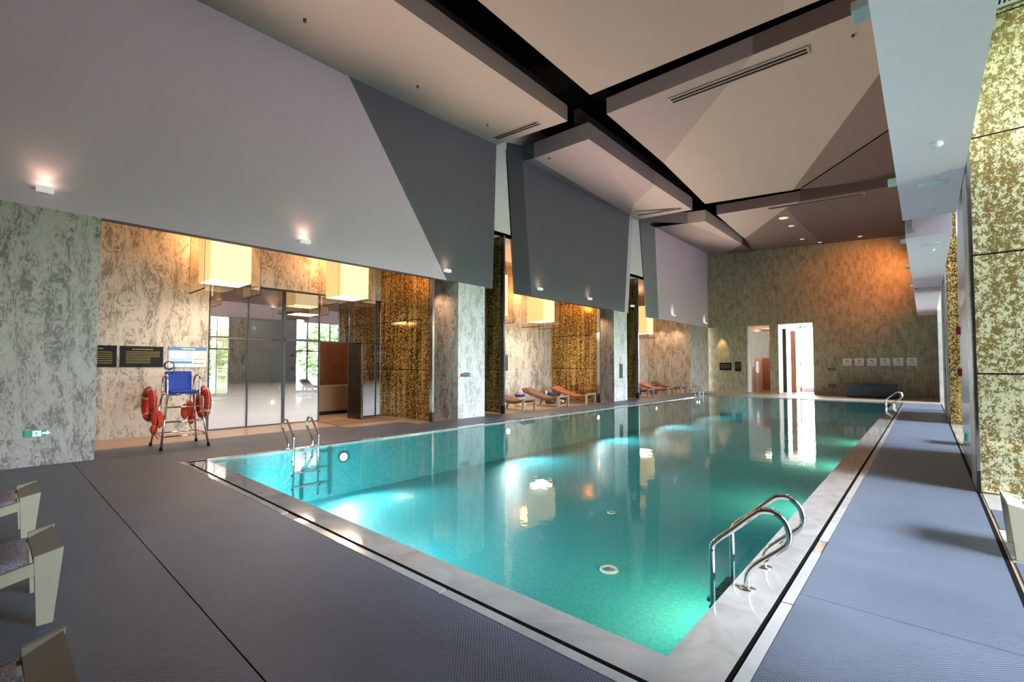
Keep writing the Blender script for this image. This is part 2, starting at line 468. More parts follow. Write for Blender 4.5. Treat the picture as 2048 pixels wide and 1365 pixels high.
# woven deck mats
s = MB()
MATS = []
def mat_piece(x0, x1, y0, y1, label): MATS.append((x0, x1, y0, y1, label))
mat_piece(-10.68, -.672, -8, .969, 'largest woven deck mat, under the row of three grey loungers')
for m_ in ((-10.68, -.672, .977, 2.145, 'long woven mat strip between the seam and the near end of the pool'),
    (-.695, .447, 3.826, 26.9, 'long woven mat running along the window side of the pool'),
    (-.695, .447, 2.13, 3.82, 'short woven mat at the pool corner beside the largest ladder'),
    (-.66, .447, -8, 2.12, 'woven mat at the near corner of the window side deck'),
    (-10.66, -9.32, 2.14, 29.0, 'long woven mat running past the stone piers and recess loungers'),
    (-11.84, -10.68, 1.27, 6.3, 'woven mat under the lifeguard chair'),
    (-11.3, -10.68, 6.3, 8.0, 'small woven mat before the brown floor patch'),
    (.51, 2.3, 6.64, 7.48, 'small woven mat before the largest pale gold screen'),
    (.51, 2.3, -7.9, 5.6, 'woven mat beyond the black slot on the window side'),
    (.51, 2.3, 12.62, 13.38, 'small woven mat under the lounger beyond the grey wall')):
    mat_piece(*m_)
for (x0, x1, y0, y1, l) in MATS:
    if l.startswith('woven mat at the near corner'): x0, y1 = -.67, 2.125
    o = MB().box(x0, x1, y0, y1, 0, .009).build('deck_mat', M['mat']); tag(o, l, 'mat')

# ------------------------------------------------------------------ left side walls
s = MB(); s.box(XB-.05, XL, YS, 1.25, 0, ZB); s.box(XB-.05, -10.99, YS, 1.25, ZB, 6.4)
struct(s, 'wall_left', M['stone'])
for i, (y0, y1) in enumerate(((9.55, 10.7), (19.1, 20.35))):
    s = MB(); s.box(XB, XL, y0, y1, 0, ZB); s.box(XB, -10.99, y0, y1, ZB, ZR)
    struct(s, 'wall_left_pier', M['stone'], 'stone pier between two gold screens')
    s = MB(); s.box(XL, XL+.012, y0, y1, 0, ZB-.005); struct(s, 'wall_left_pier_face', M['stone_lit'])  # window light on the pier front is put into a paler stone colour
s = MB(); s.box(XB, XL, 28.4, YE, 0, ZB); s.box(XB, -10.99, 28.4, YE, ZB, ZR); struct(s, 'wall_left_pier', M['stone'])
# back walls of the recesses (first one has the glazed part cut out)
s = MB(); s.box(XB-.2, XB, 1.25, 3.66, 0, ZR+.1); s.box(XB-.2, XB, 3.66, 8.95, 3.76, ZR+.1); s.box(XB-.2, XB, 8.95, 9.6, 0, ZR+.1)
struct(s, 'wall_left_back', M['stone'])
s = MB(); s.box(XB-.2, XB, 10.6, 28.5, 0, ZR+.1); struct(s, 'wall_left_back', M['stone'])
# recess ceilings and white riser
s = MB(); s.box(XB-.3, -10.92, YS, YE, ZR, ZR+.12); struct(s, 'ceiling_recess_left', M['white'])
s = MB(); s.box(-10.98, -10.92, YS, YE, ZR, ZT); struct(s, 'wall_left_upper', M['white'])
# bulkheads: painted plates hanging in front of the recesses, z 4.2 up to the ceiling
s = MB()
T = -10.92
s.quad((XL, YS, ZB), (XL, 9.1, ZB), (XL, 5.85, 8.92), (XL, YS, 8.9))
s.quad((XL, 9.1, ZB), (XL, 11.08, ZB), (XL, 11.25, 9.12), (XL, 5.85, 8.92), mi=1)
s.quad((T, YS, ZB), (T, 11.08, ZB), (T, 11.25, 9.6), (T, YS, 9.6), mi=1)
s.quad((XL, YS, ZB), (XL, 11.08, ZB), (T, 11.08, ZB), (T, YS, ZB), mi=1)
s.quad((XL, 11.08, ZB), (XL, 11.25, 9.12), (T, 11.25, 9.6), (T, 11.08, ZB), mi=1)
struct(s, 'wall_left_bulkhead', [M['lilac'], M['slate']], fix=False)
s = MB()
s.quad((XL, 13.1, ZB), (XL, 20.15, ZB), (XL, 20.75, 9.05), (XL, 12.62, 9.03), mi=0)
s.quad((XL, 20.15, ZB), (XL, 20.5, ZB), (XL, 21.1, 9.1), (XL, 20.75, 9.05), mi=1)
s.quad((XL, 12.62, 9.03), (XL, 20.75, 9.05), (-10.15, 12.6, 8.95), mi=0)
s.quad((XL, 13.1, ZB), (XL, 12.62, 9.03), (-10.94, 11.95, 9.3), (-10.94, 12.4, ZB), mi=2)
s.quad((T, 12.4, ZB), (T, 11.95, 9.3), (T, 21.1, 9.3), (T, 20.5, ZB), mi=0)
s.quad((XL, 13.1, ZB), (T, 12.4, ZB), (T, 20.5, ZB), (XL, 20.5, ZB), mi=0)
s.quad((XL, 20.5, ZB), (T, 20.5, ZB), (T, 21.1, 9.3), (XL, 21.1, 9.1), mi=1)
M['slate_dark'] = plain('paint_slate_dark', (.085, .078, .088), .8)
struct(s, 'wall_left_bulkhead', [M['slate'], M['lilac'], M['slate_dark']], fix=False)
s = MB()
s.quad((XL, 23.95, ZB), (XL, YE, ZB), (XL, YE, 9.15), (XL, 23.6, 9.1), mi=0)
s.quad((XL, 23.95, ZB), (XL, 23.6, 9.1), (-10.94, 22.15, 9.3), (-10.94, 22.9, ZB), mi=1)
s.quad((T, 22.9, ZB), (T, 22.15, 9.3), (T, YE, 9.3), (T, YE, ZB), mi=0)
s.quad((XL, 23.95, ZB), (T, 22.9, ZB), (T, YE, ZB), (XL, YE, ZB), mi=0)
struct(s, 'wall_left_bulkhead', [M['lilac'], plain('paint_grey_mauve', (.27, .25, .27), .8)], fix=False)

# ------------------------------------------------------------------ faceted ceiling panels
def panel(name, faces, edge, mats, h=.52):
    """faces: (material index, points); edge: (material index, p, q) side faces raised by h"""
    s = MB()
    for mi, pts in faces: s.quad(*pts, mi=mi)
    for mi, p, q in edge:
        s.quad(p, q, (q[0], q[1], q[2]+h), (p[0], p[1], p[2]+h), mi=mi)
    # backing so the panel has thickness
    for mi, pts in faces:
        s.quad(*[(x, y, z+h) for x, y, z in pts[::-1]], mi=mi)
    return struct(s, name, mats, fix=False)
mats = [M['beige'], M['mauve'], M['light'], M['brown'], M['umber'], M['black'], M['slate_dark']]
a, b, c, d = (XL, YS, 8.88), (XL, 11.25, 9.12), (-7.82, 11.3, 8.93), (-7.7, YS, 8.93)
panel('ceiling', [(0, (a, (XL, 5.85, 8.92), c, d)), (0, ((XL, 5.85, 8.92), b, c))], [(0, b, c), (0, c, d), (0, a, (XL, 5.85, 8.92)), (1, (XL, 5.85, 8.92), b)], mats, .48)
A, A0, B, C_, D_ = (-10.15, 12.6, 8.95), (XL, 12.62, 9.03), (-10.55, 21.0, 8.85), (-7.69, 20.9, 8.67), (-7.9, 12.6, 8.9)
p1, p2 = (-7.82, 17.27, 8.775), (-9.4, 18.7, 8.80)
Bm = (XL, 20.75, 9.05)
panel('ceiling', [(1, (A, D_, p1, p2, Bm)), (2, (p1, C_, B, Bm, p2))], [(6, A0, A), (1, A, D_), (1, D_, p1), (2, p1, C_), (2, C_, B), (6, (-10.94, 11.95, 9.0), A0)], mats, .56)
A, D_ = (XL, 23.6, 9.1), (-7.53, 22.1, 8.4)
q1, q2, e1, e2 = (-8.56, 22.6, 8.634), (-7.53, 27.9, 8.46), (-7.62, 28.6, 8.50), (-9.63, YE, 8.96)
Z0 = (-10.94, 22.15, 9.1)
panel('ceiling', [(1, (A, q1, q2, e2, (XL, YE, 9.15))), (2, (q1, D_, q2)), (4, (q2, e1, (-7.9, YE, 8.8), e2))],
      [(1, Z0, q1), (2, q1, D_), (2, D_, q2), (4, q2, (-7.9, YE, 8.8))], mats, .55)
# right hand panels
RXE = -.20
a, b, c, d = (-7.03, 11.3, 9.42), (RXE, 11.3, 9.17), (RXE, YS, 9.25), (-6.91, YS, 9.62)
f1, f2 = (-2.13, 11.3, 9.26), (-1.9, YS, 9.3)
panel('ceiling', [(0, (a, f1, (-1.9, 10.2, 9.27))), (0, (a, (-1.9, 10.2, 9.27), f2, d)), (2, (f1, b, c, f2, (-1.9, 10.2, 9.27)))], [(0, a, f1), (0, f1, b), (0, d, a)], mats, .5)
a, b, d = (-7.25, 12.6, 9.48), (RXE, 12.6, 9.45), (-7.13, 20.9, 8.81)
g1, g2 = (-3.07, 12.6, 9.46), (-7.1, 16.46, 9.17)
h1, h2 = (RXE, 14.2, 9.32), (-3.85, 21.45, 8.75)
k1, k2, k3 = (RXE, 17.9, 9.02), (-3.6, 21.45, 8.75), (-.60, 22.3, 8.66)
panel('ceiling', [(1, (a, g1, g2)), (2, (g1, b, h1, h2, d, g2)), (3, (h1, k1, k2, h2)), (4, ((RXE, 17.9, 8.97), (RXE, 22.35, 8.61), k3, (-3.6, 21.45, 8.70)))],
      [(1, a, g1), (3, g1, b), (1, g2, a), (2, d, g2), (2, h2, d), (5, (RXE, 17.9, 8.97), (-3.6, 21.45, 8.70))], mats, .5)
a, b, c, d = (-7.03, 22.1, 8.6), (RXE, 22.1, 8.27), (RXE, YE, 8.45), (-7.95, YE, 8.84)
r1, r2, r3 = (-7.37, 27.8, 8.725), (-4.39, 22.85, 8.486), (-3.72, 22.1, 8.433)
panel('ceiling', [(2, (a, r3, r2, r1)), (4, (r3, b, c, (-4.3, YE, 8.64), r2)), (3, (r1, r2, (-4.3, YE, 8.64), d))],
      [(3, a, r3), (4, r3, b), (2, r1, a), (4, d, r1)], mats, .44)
# black void above
s = MB(); s.box(XL-.3, .7, YS, YE+.2, ZT, ZT+.15)
s.box(-7.6, -7.2, YS, YE, 10.2, 10.4)
struct(s, 'ceiling_void', M['black'])
s = MB(); s.box(-8.6, -8.4, YS, 11.2, 9.6, 10.2); s.box(-8.6, -8.4, 12.8, 20.6, 9.6, 10.2)
struct(s, 'trim_3', plain('void_duct', (.03, .03, .025), .7), 'dark duct above the ceiling gap')
# roofs keeping daylight out
s = MB(); s.box(-17, -10.985, YS, 42, ZR+.2, ZR+.3); s.box(.45, 3.4, YS, YE, ZR+.2, ZR+.3)
struct(s, 'ceiling_roof', M['black'])

# ------------------------------------------------------------------ right side
s = MB(); s.box(-.243, -.12, YS, YE, ZB+.75, ZT); s.box(-.225, -.12, 10.76, 12.29, ZB+.1, ZB+.75); s.box(-.225, -.12, 20.31, 21.49, ZB+.1, ZB+.75)
struct(s, 'wall_right_bulkhead', M['beige'])
for (y0, y1) in ((YS, 10.75), (12.3, 20.3), (21.5, YE)):
    s = MB(); s.box(-.243, .448, y0, y1, ZB, ZB+.75)
    struct(s, 'ceiling_soffit', M['soffit'])
s = MB(); s.box(.40, .448, YS, YE, ZB+.75, ZT); struct(s, 'wall_right_upper', M['white'])
s = MB(); s.box(-.12, .448, YS, YE, 5.6, 5.7); struct(s, 'ceiling_soffit_gap', M['slate'])
s = MB(); s.box(.448, 3.2, YS, YE, ZR, ZR+.1); struct(s, 'ceiling_recess_right', M['white'])
s = MB(); s.box(XR, 3.2, 8.45, 9.3, 0, ZR); struct(s, 'wall_right', M['stone'])
s = MB(); s.box(XR+.03, 3.2, 9.3, 11.93, 0, ZR); struct(s, 'wall_right_panel', plain('grey_wall_panel', (.36, .38, .42), .28, coat=.4))
s = MB(); s.box(XR, 3.2, 18.0, 18.8, 0, ZR); s.box(XR, 3.2, 20.2, 21.9, 0, ZR); s.box(XR+.04, 3.2, 18.8, 20.2, 0, ZR); struct(s, 'wall_right_pier', M['stone'])
s = MB(); s.box(XR, 3.2, 28.4, YE, 0, ZR); struct(s, 'wall_right_pier', M['white_stone'])
# window wall: sill, mullions and panes
def window(name, y0, y1, n):
    root = empty(name, (2.4, (y0+y1)/2, 0), kind='structure')
    L = (y1-y0)/2
    s = MB()
    s.box(-.04, .10, -L, L, 0, .12); s.box(-.04, .10, -L, L, ZR-.12, ZR)
    s.box(-.03, .08, -L, L, 2.55, 2.63)
    for i in range(n+1):
        y = -L + 2*L*i/n
        s.box(-.04, .09, max(-L, y-.035), min(L, y+.035), .12, ZR-.12)
    s.build('window_frame', M['darkmetal'], root)
    g = MB(); g.quad((.02, -L, .1), (.02, L, .1), (.02, L, ZR-.1), (.02, -L, ZR-.1)); g.build('pane', M['glass_clear'], root)
    return root
window('window_1', 2.6, 8.4, 4)
s = MB(); s.box(2.36, 2.5, YS, 2.6, 0, ZR); struct(s, 'wall_right_blocker', M['stone']); window('window_2', 11.95, 17.9, 4); window('window_3', 21.9, 28.4, 4)  # the near wall is unseen, added to block daylight from the near deck

# wall behind the camera
s = MB(); s.box(-14, 3.3, YS-.2, YS, 0, ZT+.1); struct(s, 'wall_back', M['stone'])

# ------------------------------------------------------------------ end wall
s = MB()
zo = 4.16
for (x0, x1, z0, z1) in ((XL-.3, -7.07, zo, ZT), (-7.07, -6.6, 0, ZT), (-6.6, -4.83, zo, ZT), (-4.83, 3.2, 0, ZT)):
    s.box(x0, x1, YE, YE+.35, z0, z1)
struct(s, 'wall_end', M['stone_far'])
s = MB(); s.box(XL-.2, -8.42, YE+.36, YE+.55, 0, zo+.3)
struct(s, 'wall_end_niche', M['stone_far'])
s = MB(); s.box(-8.42, -8.30, YE+.36, YE+3.5, 0, zo+.3); s.box(XL-.3, -4.5, YE+.36, YE+4.4, zo+.02, zo+.14)
s.box(-7.07, -6.62, YE+.36, YE+4.4, 0, zo)
struct(s, 'wall_end_lobby', M['white'])
s = MB(); s.box(-8.3, -7.07, YE+3.4, YE+3.5, 0, zo); s.box(-7.13, -7.07, YE+.40, YE+3.4, 0, 3.9)
struct(s, 'wall_end_corridor', M['orange_wood'])
s = MB(); s.box(-8.28, -8.2, YE+.9, YE+.95, 1.6, 3.9)
for k in range(15): s.tube([(-8.22+.062*k, YE+.93, 2.15), (-8.22+.062*k, YE+.93, 3.85)], .034, 8)
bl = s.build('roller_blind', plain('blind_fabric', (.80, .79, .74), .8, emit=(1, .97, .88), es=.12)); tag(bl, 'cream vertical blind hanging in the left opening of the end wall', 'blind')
# door opening with daylight
root = empty('door_1', (-5.7, YE+3.2, 0), kind='structure')
s = MB(); s.box(-.35, 1.0, 0, .06, 0, .28); s.box(-.35, 1.0, 0, .06, 1.75, 1.83); s.box(.62, .68, 0, .05, .2, 4.1); s.box(-.38, -.3, 0, .06, 0, 4.1)
s.build('door_frame', plain('grey_frame', (.55, .57, .6), .4), root)
g = MB(); g.quad((-.3, .03, .2), (1.0, .03, .2), (1.0, .03, 4.1), (-.3, .03, 4.1)); g.build('pane', M['glass_clear'], root)
s = MB(); s.box(-6.32, -6.04, YE+1.9, YE+2.1, 0.0, 3.85)
struct(s, 'wall_end_post', M['orange_wood'])
s = MB(); s.box(-6.60, -6.40, YE+1.1, YE+1.13, .02, 3.95); struct(s, 'trim_4', M['darkmetal'], 'dark edge of the sliding door')
s = MB(); s.box(-4.83, -4.7, YE+.36, YE+3.2, 0, zo); struct(s, 'wall_end_reveal', M['white'])

# ------------------------------------------------------------------ lobby behind the glass partition
s = MB(); s.box(-16.4, -16.2, 1.0, 11.6, 0, 4.2); s.box(-16.4, XB-.2, 1.0, 1.1, 0, 4.2); s.box(-16.4, XB-.2, 11.5, 11.6, 0, 4.2)
struct(s, 'wall_lobby', M['beige_wall'])
s = MB(); s.box(-16.4, XB-.2, 1.0, 11.6, 4.1, 4.2); struct(s, 'ceiling_lobby', M['beige_wall'])
s = MB(); s.box(-16.15, -16.05, 6.2, 8.95, .9, 3.8); 
struct(s, 'wall_lobby_panel', M['brown_wood'])
ct = empty('reception_counter', (-15.3, 7.6, 0), label='low brown reception counter seen through the open glass door', cat='counter')
MB().box(-.35, .35, -1.1, 1.1, .12, .92).build('body', plain('counter_wood', (.22, .14, .08), .4), ct)
MB().box(-.40, .40, -1.15, 1.15, .92, .97).build('counter_top', plain('counter_top', (.30, .20, .12), .25), ct)
MB().box(-.28, .28, -1.0, 1.0, 0, .12).build('plinth', M['rubber'], ct)
tw = MB(); tw.tube(smooth_path([(0, 0, 0), (0, .05, .35), (0, -.06, .8), (0, .02, 1.3), (0, -.05, 1.6)]), [.03]*33, 8)
o = tw.build('light_sculpture', emis('sculpture_glow', (1, .35, .12), .9), loc=(-15.98, 7.55, 1.02)); tag(o, 'thin twisting orange light on the brown lobby wall', 'light')

def film():
    m, nt, out = newmat('frosted_film')
    t = nt.nodes.new('ShaderNodeBsdfTransparent'); d = nt.nodes.new('ShaderNodeBsdfPrincipled'); d.inputs['Base Color'].default_value = (.78, .80, .82, 1); d.inputs['Roughness'].default_value = .12
    mx = nt.nodes.new('ShaderNodeMixShader')
    mp = mapping(nt, (1, 1, 1)); sp = nt.nodes.new('ShaderNodeSeparateXYZ'); nt.links.new(mp.outputs[0], sp.inputs[0])
    mr = nt.nodes.new('ShaderNodeMapRange'); mr.inputs[1].default_value = .3; mr.inputs[2].default_value = 1.18; mr.inputs[3].default_value = .62; mr.inputs[4].default_value = .0
    nt.links.new(sp.outputs[2], mr.inputs[0]); nt.links.new(mr.outputs[0], mx.inputs[0])
    nt.links.new(t.outputs[0], mx.inputs[1]); nt.links.new(d.outputs[0], mx.inputs[2]); nt.links.new(mx.outputs[0], out.inputs[0]); return m
M['film'] = film()
# glass partition
gp = empty('window_4', (XB, 0, 0), kind='structure')
ys = [3.68, 4.57, 5.50, 6.52, 7.50, 8.42, 8.95]
s = MB()
for i, y in enumerate(ys):
    w_ = .035 if i in (2,) else .014
    s.box(-.05, .03, y-w_, y+w_, 0 if y not in (7.5,) else 2.36, 3.74)
s.box(-.05, .02, 3.66, 8.97, 3.72, 3.77); s.box(-.05, .01, 3.66, 6.5, 2.355, 2.375)
s.box(-.05, .02, 6.5, 8.97, 2.335, 2.37); s.box(-.06, .03, 5.5, 6.55, 2.33, 2.40); s.box(-.05, .02, 3.66, 5.5, 0, .03); s.box(-.05, .02, 7.5, 8.97, 0, .03)
s.build('window_frame', M['darkmetal'], gp)
for i in range(len(ys)-1):
    y0, y1 = ys[i]+.015, ys[i+1]-.015
    MB().box(-.022, -.012, y0, y1, 2.38, 3.72).build('pane', M['glass'], gp)
    if i != 3:
        MB().box(-.022, -.012, y0, y1, .03, 2.33).build('pane', M['glass'], gp)
        MB().box(-.010, -.008, y0, y1, .03, 1.18).build('frosted_film', M['film'], gp)
dr = empty('door_2', (XB+.02, 7.45, 0), 0, kind='structure')
dr.rotation_euler = (0, 0, math.radians(4))
MB().box(.02, .70, -.006, .006, .02, 2.33).build('pane', M['glass_dark'], dr)
s = MB(); s.box(.70, .76, -.02, .02, .0, 2.33); s.box(0, .02, -.015, .015, 0, 2.33); s.build('door_frame', M['mirror_metal'], dr)
s = MB(); s.box(.62, .69, -.05, .05, .98, 1.08); s.tube([(.66, -.05, 1.03), (.66, -.09, 1.03), (.58, -.09, 1.03)], .010, 8); s.build('door_handle', M['rubber'], dr)
o = MB().box(-13.2, -11.9, 6.35, 8.3, 0, .012).build('floor_patch', M['brown_patch']); tag(o, 'flat brown patch lying on the floor before the open glass door', 'mat')  # thin flat brown slab laid over the floor
tv = empty('wall_screen', (-16.0, 9.93, 2.38), label='lit blue and purple screen on the lobby wall behind the glass', cat='screen')
# screen placed on the side wall of the lobby
tv.location = (-16.12, 10.55, 2.15); tv.rotation_euler = (0, 0, PI/2)
MB().box(-.56, .56, -.04, .06, -.33, .33).build('screen_case', M['rubber'], tv)
MB().box(-.54, .54, -.05, -.041, -.31, .31).build('screen_panel', M['screen'], tv)
s = MB()
s.box(-.36, .20, -.053, -.0505, -.02, .0)
s.build('screen_text', emis('screen_text', (.8, .8, 1), 1.0), tv)

# ------------------------------------------------------------------ gold mosaic screens (fins)
def screen(y, x0, x1, side, label, mosaic, z1=ZR-.03, zc=6.12, cap=.14, grp=None):
    xc = x1 if side < 0 else x0
    root = empty('mosaic_screen', (xc, y, 0), label=label, cat='screen', group=grp)
    mb = MB().box(x0-xc, x1-xc, -.02, .02, .02, z1)
    if z1 < 5: mb.box(x0-xc, -10.93-xc, -.02, .02, z1, ZR-.03)
    mb.build('mosaic_panel', mosaic, root)
    if side < 0: a, b = 0, cap
    else: a, b = -.03, .0
    s = MB(); s.box(a, b, -.035, .035, .28, zc); s.build('edge_profile', M['mirror_metal'], root)
    s = MB(); s.box(a-.001, b+.001, -.036, .036, 0, .28); s.build('edge_base', M['darkmetal'], root)
    return root
screen(8.6, XB+.05, -10.84, -1, 'brown gold mosaic screen standing right beside the glass partition', M['mosaic'], z1=ZB-.01, zc=ZB-.01)
screen(11.68, XB+.02, -10.86, -1, 'tall gold mosaic screen just beyond the near white pier', M['mosaic'])
screen(18.02, XB+.02, -10.92, -1, 'gold mosaic screen behind the orange lounger', M['mosaic'], z1=ZB-.01, zc=ZB-.01)
screen(21.9, XB+.02, -11.0, -1, 'narrow dark gold mosaic screen in front of the farthest lantern', M['mosaic'])
screen(8.40, .49, 3.2, 1, 'largest, pale gold mosaic screen behind the lounger with the grey cushion', M['mosaic_pale'])
screen(17.90, .49, 3.2, 1, 'narrow brown gold mosaic screen behind the two red alarm boxes', M['mosaic'])

# ------------------------------------------------------------------ lanterns
def lantern(x, y, z, label):
    root = empty('pendant_lantern', (x, y, z), label=label, cat='lantern', group='square lanterns in the recesses')
    h = .415
    s = MB(); s.box(-h, h, -h, h, .0, 1.55)
    s.m = [1, 0, 2, 2, 0, 0]
    s.build('lamp_shade', [M['lantern'], M['lantern_side'], M['lantern_dim']], root)
    MB().lathe([(.02, -.012), (.02, .0)], n=12).build('finial', M['steel'], root)
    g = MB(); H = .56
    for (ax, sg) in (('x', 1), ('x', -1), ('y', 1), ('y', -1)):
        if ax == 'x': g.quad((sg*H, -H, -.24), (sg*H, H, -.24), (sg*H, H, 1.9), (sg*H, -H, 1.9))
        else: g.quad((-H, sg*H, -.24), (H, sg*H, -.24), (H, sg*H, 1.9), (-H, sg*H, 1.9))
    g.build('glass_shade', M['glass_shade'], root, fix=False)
    for sy in (-H, H): MB().box(-H, H, sy-.008, sy+.008, -.255, -.235).build('bottom_rail', M['rubber'], root)
    s = MB()
    for sx in (-H, H):
        for sy in (-H, H): s.tube([(sx, sy, -.24), (sx, sy, 2.58)], .004, 6)
    s.tube([(0, 0, 1.55), (0, 0, 2.6)], .012, 8)
    s.build('hanging_rod', M['darkmetal'], root)
    return root
lantern(-12.1, 3.6, 3.53, 'glowing square lantern above the blue notice board')
lantern(-12.1, 6.65, 3.52, 'glowing square lantern over the open glass door')
lantern(-12.1, 12.5, 3.5, 'lantern half hidden behind the tall gold screen')
lantern(-12.1, 15.45, 3.49, 'glowing lantern above the brown loungers')
lantern(-12.1, 25.0, 3.5, 'smallest glowing lantern, above the loungers of the farthest recess')

# ------------------------------------------------------------------ wall lights
def sconce(x, y, z, side, label):
    root = empty('wall_light', (x, y, z), label=label, cat='wall light', group='box wall lights')
    sg = side
    s = MB(); s.box(*sorted((sg*.045, sg*.17)), -.105, .105, -.04, .045); s.build('lamp_body', M['lamp_white'] if side > 0 else M['mint'], root, bevel=.006)
    s = MB(); s.box(*sorted((0, sg*.045)), -.05, .05, -.03, .03); s.build('bracket', M['rubber'], root)
    s = MB(); s.box(*sorted((sg*.06, sg*.15)), -.08, .08, .0455, .049); s.build('lens', M['led'], root)
    return root
lab = ['leftmost white box wall light on the lilac bulkhead', 'white box wall light on the bulkhead between the two near lanterns',
 'white box wall light where the slate triangle meets the lilac paint', 'white box wall light at the near end of the slate bulkhead',
 'white box wall light in the middle of the slate bulkhead', 'white box wall light on the pale edge of the slate bulkhead',
 'white box wall light near the start of the far lilac bulkhead', 'white box wall light beside the end wall corner on the left']
for (y, z), l in zip(((.54, 4.47), (4.77, 4.47), (9.03, 4.46), (13.5, 4.47), (16.9, 4.48), (20.75, 4.55), (25.8, 4.5), (30.9, 4.42)), lab):
    sconce(XL, y, z, 1, l)
lab = ['nearest pale green box light beside the right soffit', 'second pale green box light beside the right soffit', 'pale green box light beside the right soffit before the orange glow',
 'small pale box light beside the right soffit amid the orange glow', 'farthest tiny box light beside the right soffit']
for (y, z), l in zip(((5.0, 4.72), (10.3, 4.78), (15.7, 4.85), (19.9, 4.85), (24.6, 4.8)), lab):
    r_ = sconce(-.243, y, z, -1, l)

# ------------------------------------------------------------------ linear air vents
def vent(p, q, w, label, n=2, frame=M['beige']):
    p = Vector(p); q = Vector(q); c = (p+q)/2; d = (q-p); L = d.length; d.normalize()
    side = d.cross(Vector((0,0,1))).normalized(); upv = side.cross(d)
    R = Matrix((d, side, upv)).transposed()
    root = empty('air_vent', c, label=label, cat='vent')
    MB().obox((0,0,-.006), (L, w, .02), R).build('frame', frame, root)
    s = MB()
    for k in range(n):
        off = side*((k-(n-1)/2)*w*.42)
        s.obox(off + Vector((0,0,-.019)), (L*.97, w*.24, .01), R)
    s.build('slot', M['rubber'], root)
vent((-10.36, 10.82, 9.08), (-8.55, 10.82, 8.955), .26, 'slotted air vent at the end of the near left ceiling panel')
vent((-5.45, 13.15, 9.42), (-1.95, 13.2, 9.40), .34, 'long slotted air vent crossing the big central ceiling panel')
vent((-5.0, 22.42, 8.50), (-1.6, 22.45, 8.34), .26, 'thin slotted air vent on the farthest dark ceiling panel')
vent((-10.0, 20.2, 8.77), (-8.0, 20.4, 8.69), .22, 'slotted air vent at the far end of the second left ceiling panel')
root = empty('ceiling_grille', (.80, 7.95, ZR-.01), label='white slatted air grille on the ceiling at the top right corner', cat='vent')
MB().box(-.34, .6, -.38, .38, -.02, .005).build('frame', M['white'], root)
s = MB()
for k in range(7): s.box(-.20+.045*k, -.18+.045*k, -.30, .30, -.026, -.019)
s.build('slot', M['rubber'], root)

# sprinklers, detectors and downlights
def dot(name, loc, r, label, cat, mat, grp=None, h=.03):
    o = MB().lathe([(r, .012), (r, -h*.6), (r*.6, -h), (0.0001, -h)], n=16).build(name, mat, loc=loc); tag(o, label, cat, grp); return o
for loc, l in (((-9.73, 7.25, 8.92), 'tiny sprinkler in the middle of the near left ceiling panel'), ((-9.86, 9.97, 9.03), 'tiny sprinkler next to the near left air vent'),
               ((-9.6, 4.24, 8.90), 'tiny sprinkler near the camera on the left ceiling panel'), ((-9.71, 12.9, 8.935), 'tiny sprinkler at the near end of the second left ceiling panel'),
               ((-1.1, 13.3, 9.40), 'tiny sprinkler beside the nearest right box light')):
    dot('sprinkler', loc, .035, l, 'sprinkler', M['umber'], h=.06)
for loc, r_, l in (((-4.77, 24.44, 8.535), .20, 'largest round ceiling lamp on the farthest dark panel'), ((-4.79, 26.2, 8.57), .13, 'second round ceiling lamp on the farthest dark panel'),
               ((-4.92, 29.6, 8.64), .11, 'small round ceiling lamp close to the end wall, left of the pair'), ((-4.3, 31.0, 8.635), .11, 'small round ceiling lamp touching the end wall'),
               ((-2.44, 30.6, 8.54), .11, 'small round ceiling lamp close to the end wall, right of centre')):
    dot('ceiling_lamp', loc, r_, l, 'ceiling lamp', plain('lamp_cream', (.8, .75, .65), .4, emit=(1, .85, .6), es=.35))
dot('smoke_detector', (.145, 7.25, ZB), .07, 'white smoke detector on the near soffit', 'detector', M['sign_white'], h=.05)
dot('smoke_detector', (.16, 13.8, ZB), .06, 'white smoke detector on the middle soffit', 'detector', M['sign_white'], h=.045)
root = empty('round_speaker', (.14, 8.85, ZB), label='large flat round speaker on the near soffit', cat='speaker')
MB().lathe([(.155, .006), (.155, -.008), (.145, -.012), (.0001, -.012)], n=40).build('cover', M['sign_white'], root)
root = empty('round_speaker', (.14, 13.2, ZB), label='flat round speaker on the middle soffit', cat='speaker')
MB().lathe([(.15, .006), (.15, -.008), (.14, -.012), (.0001, -.012)], n=32).build('cover', M['sign_white'], root)
for y, l in ((10.3, 'small round soffit lamp at the dark end of the near soffit'), (15.0, 'small round lamp beyond the detector on the middle soffit'), (19.6, 'small round lamp at the dark end of the middle soffit'),
             (22.3, 'small round lamp at the near end of the far soffit'), (24.5, 'small round lamp midway along the far soffit'), (27.5, 'small round lamp at the far end of the far soffit')):
    dot('soffit_lamp', (.14, y, ZB), .05, l, 'ceiling lamp', plain('soffit_lamp', (.75, .76, .78), .4), h=.01)

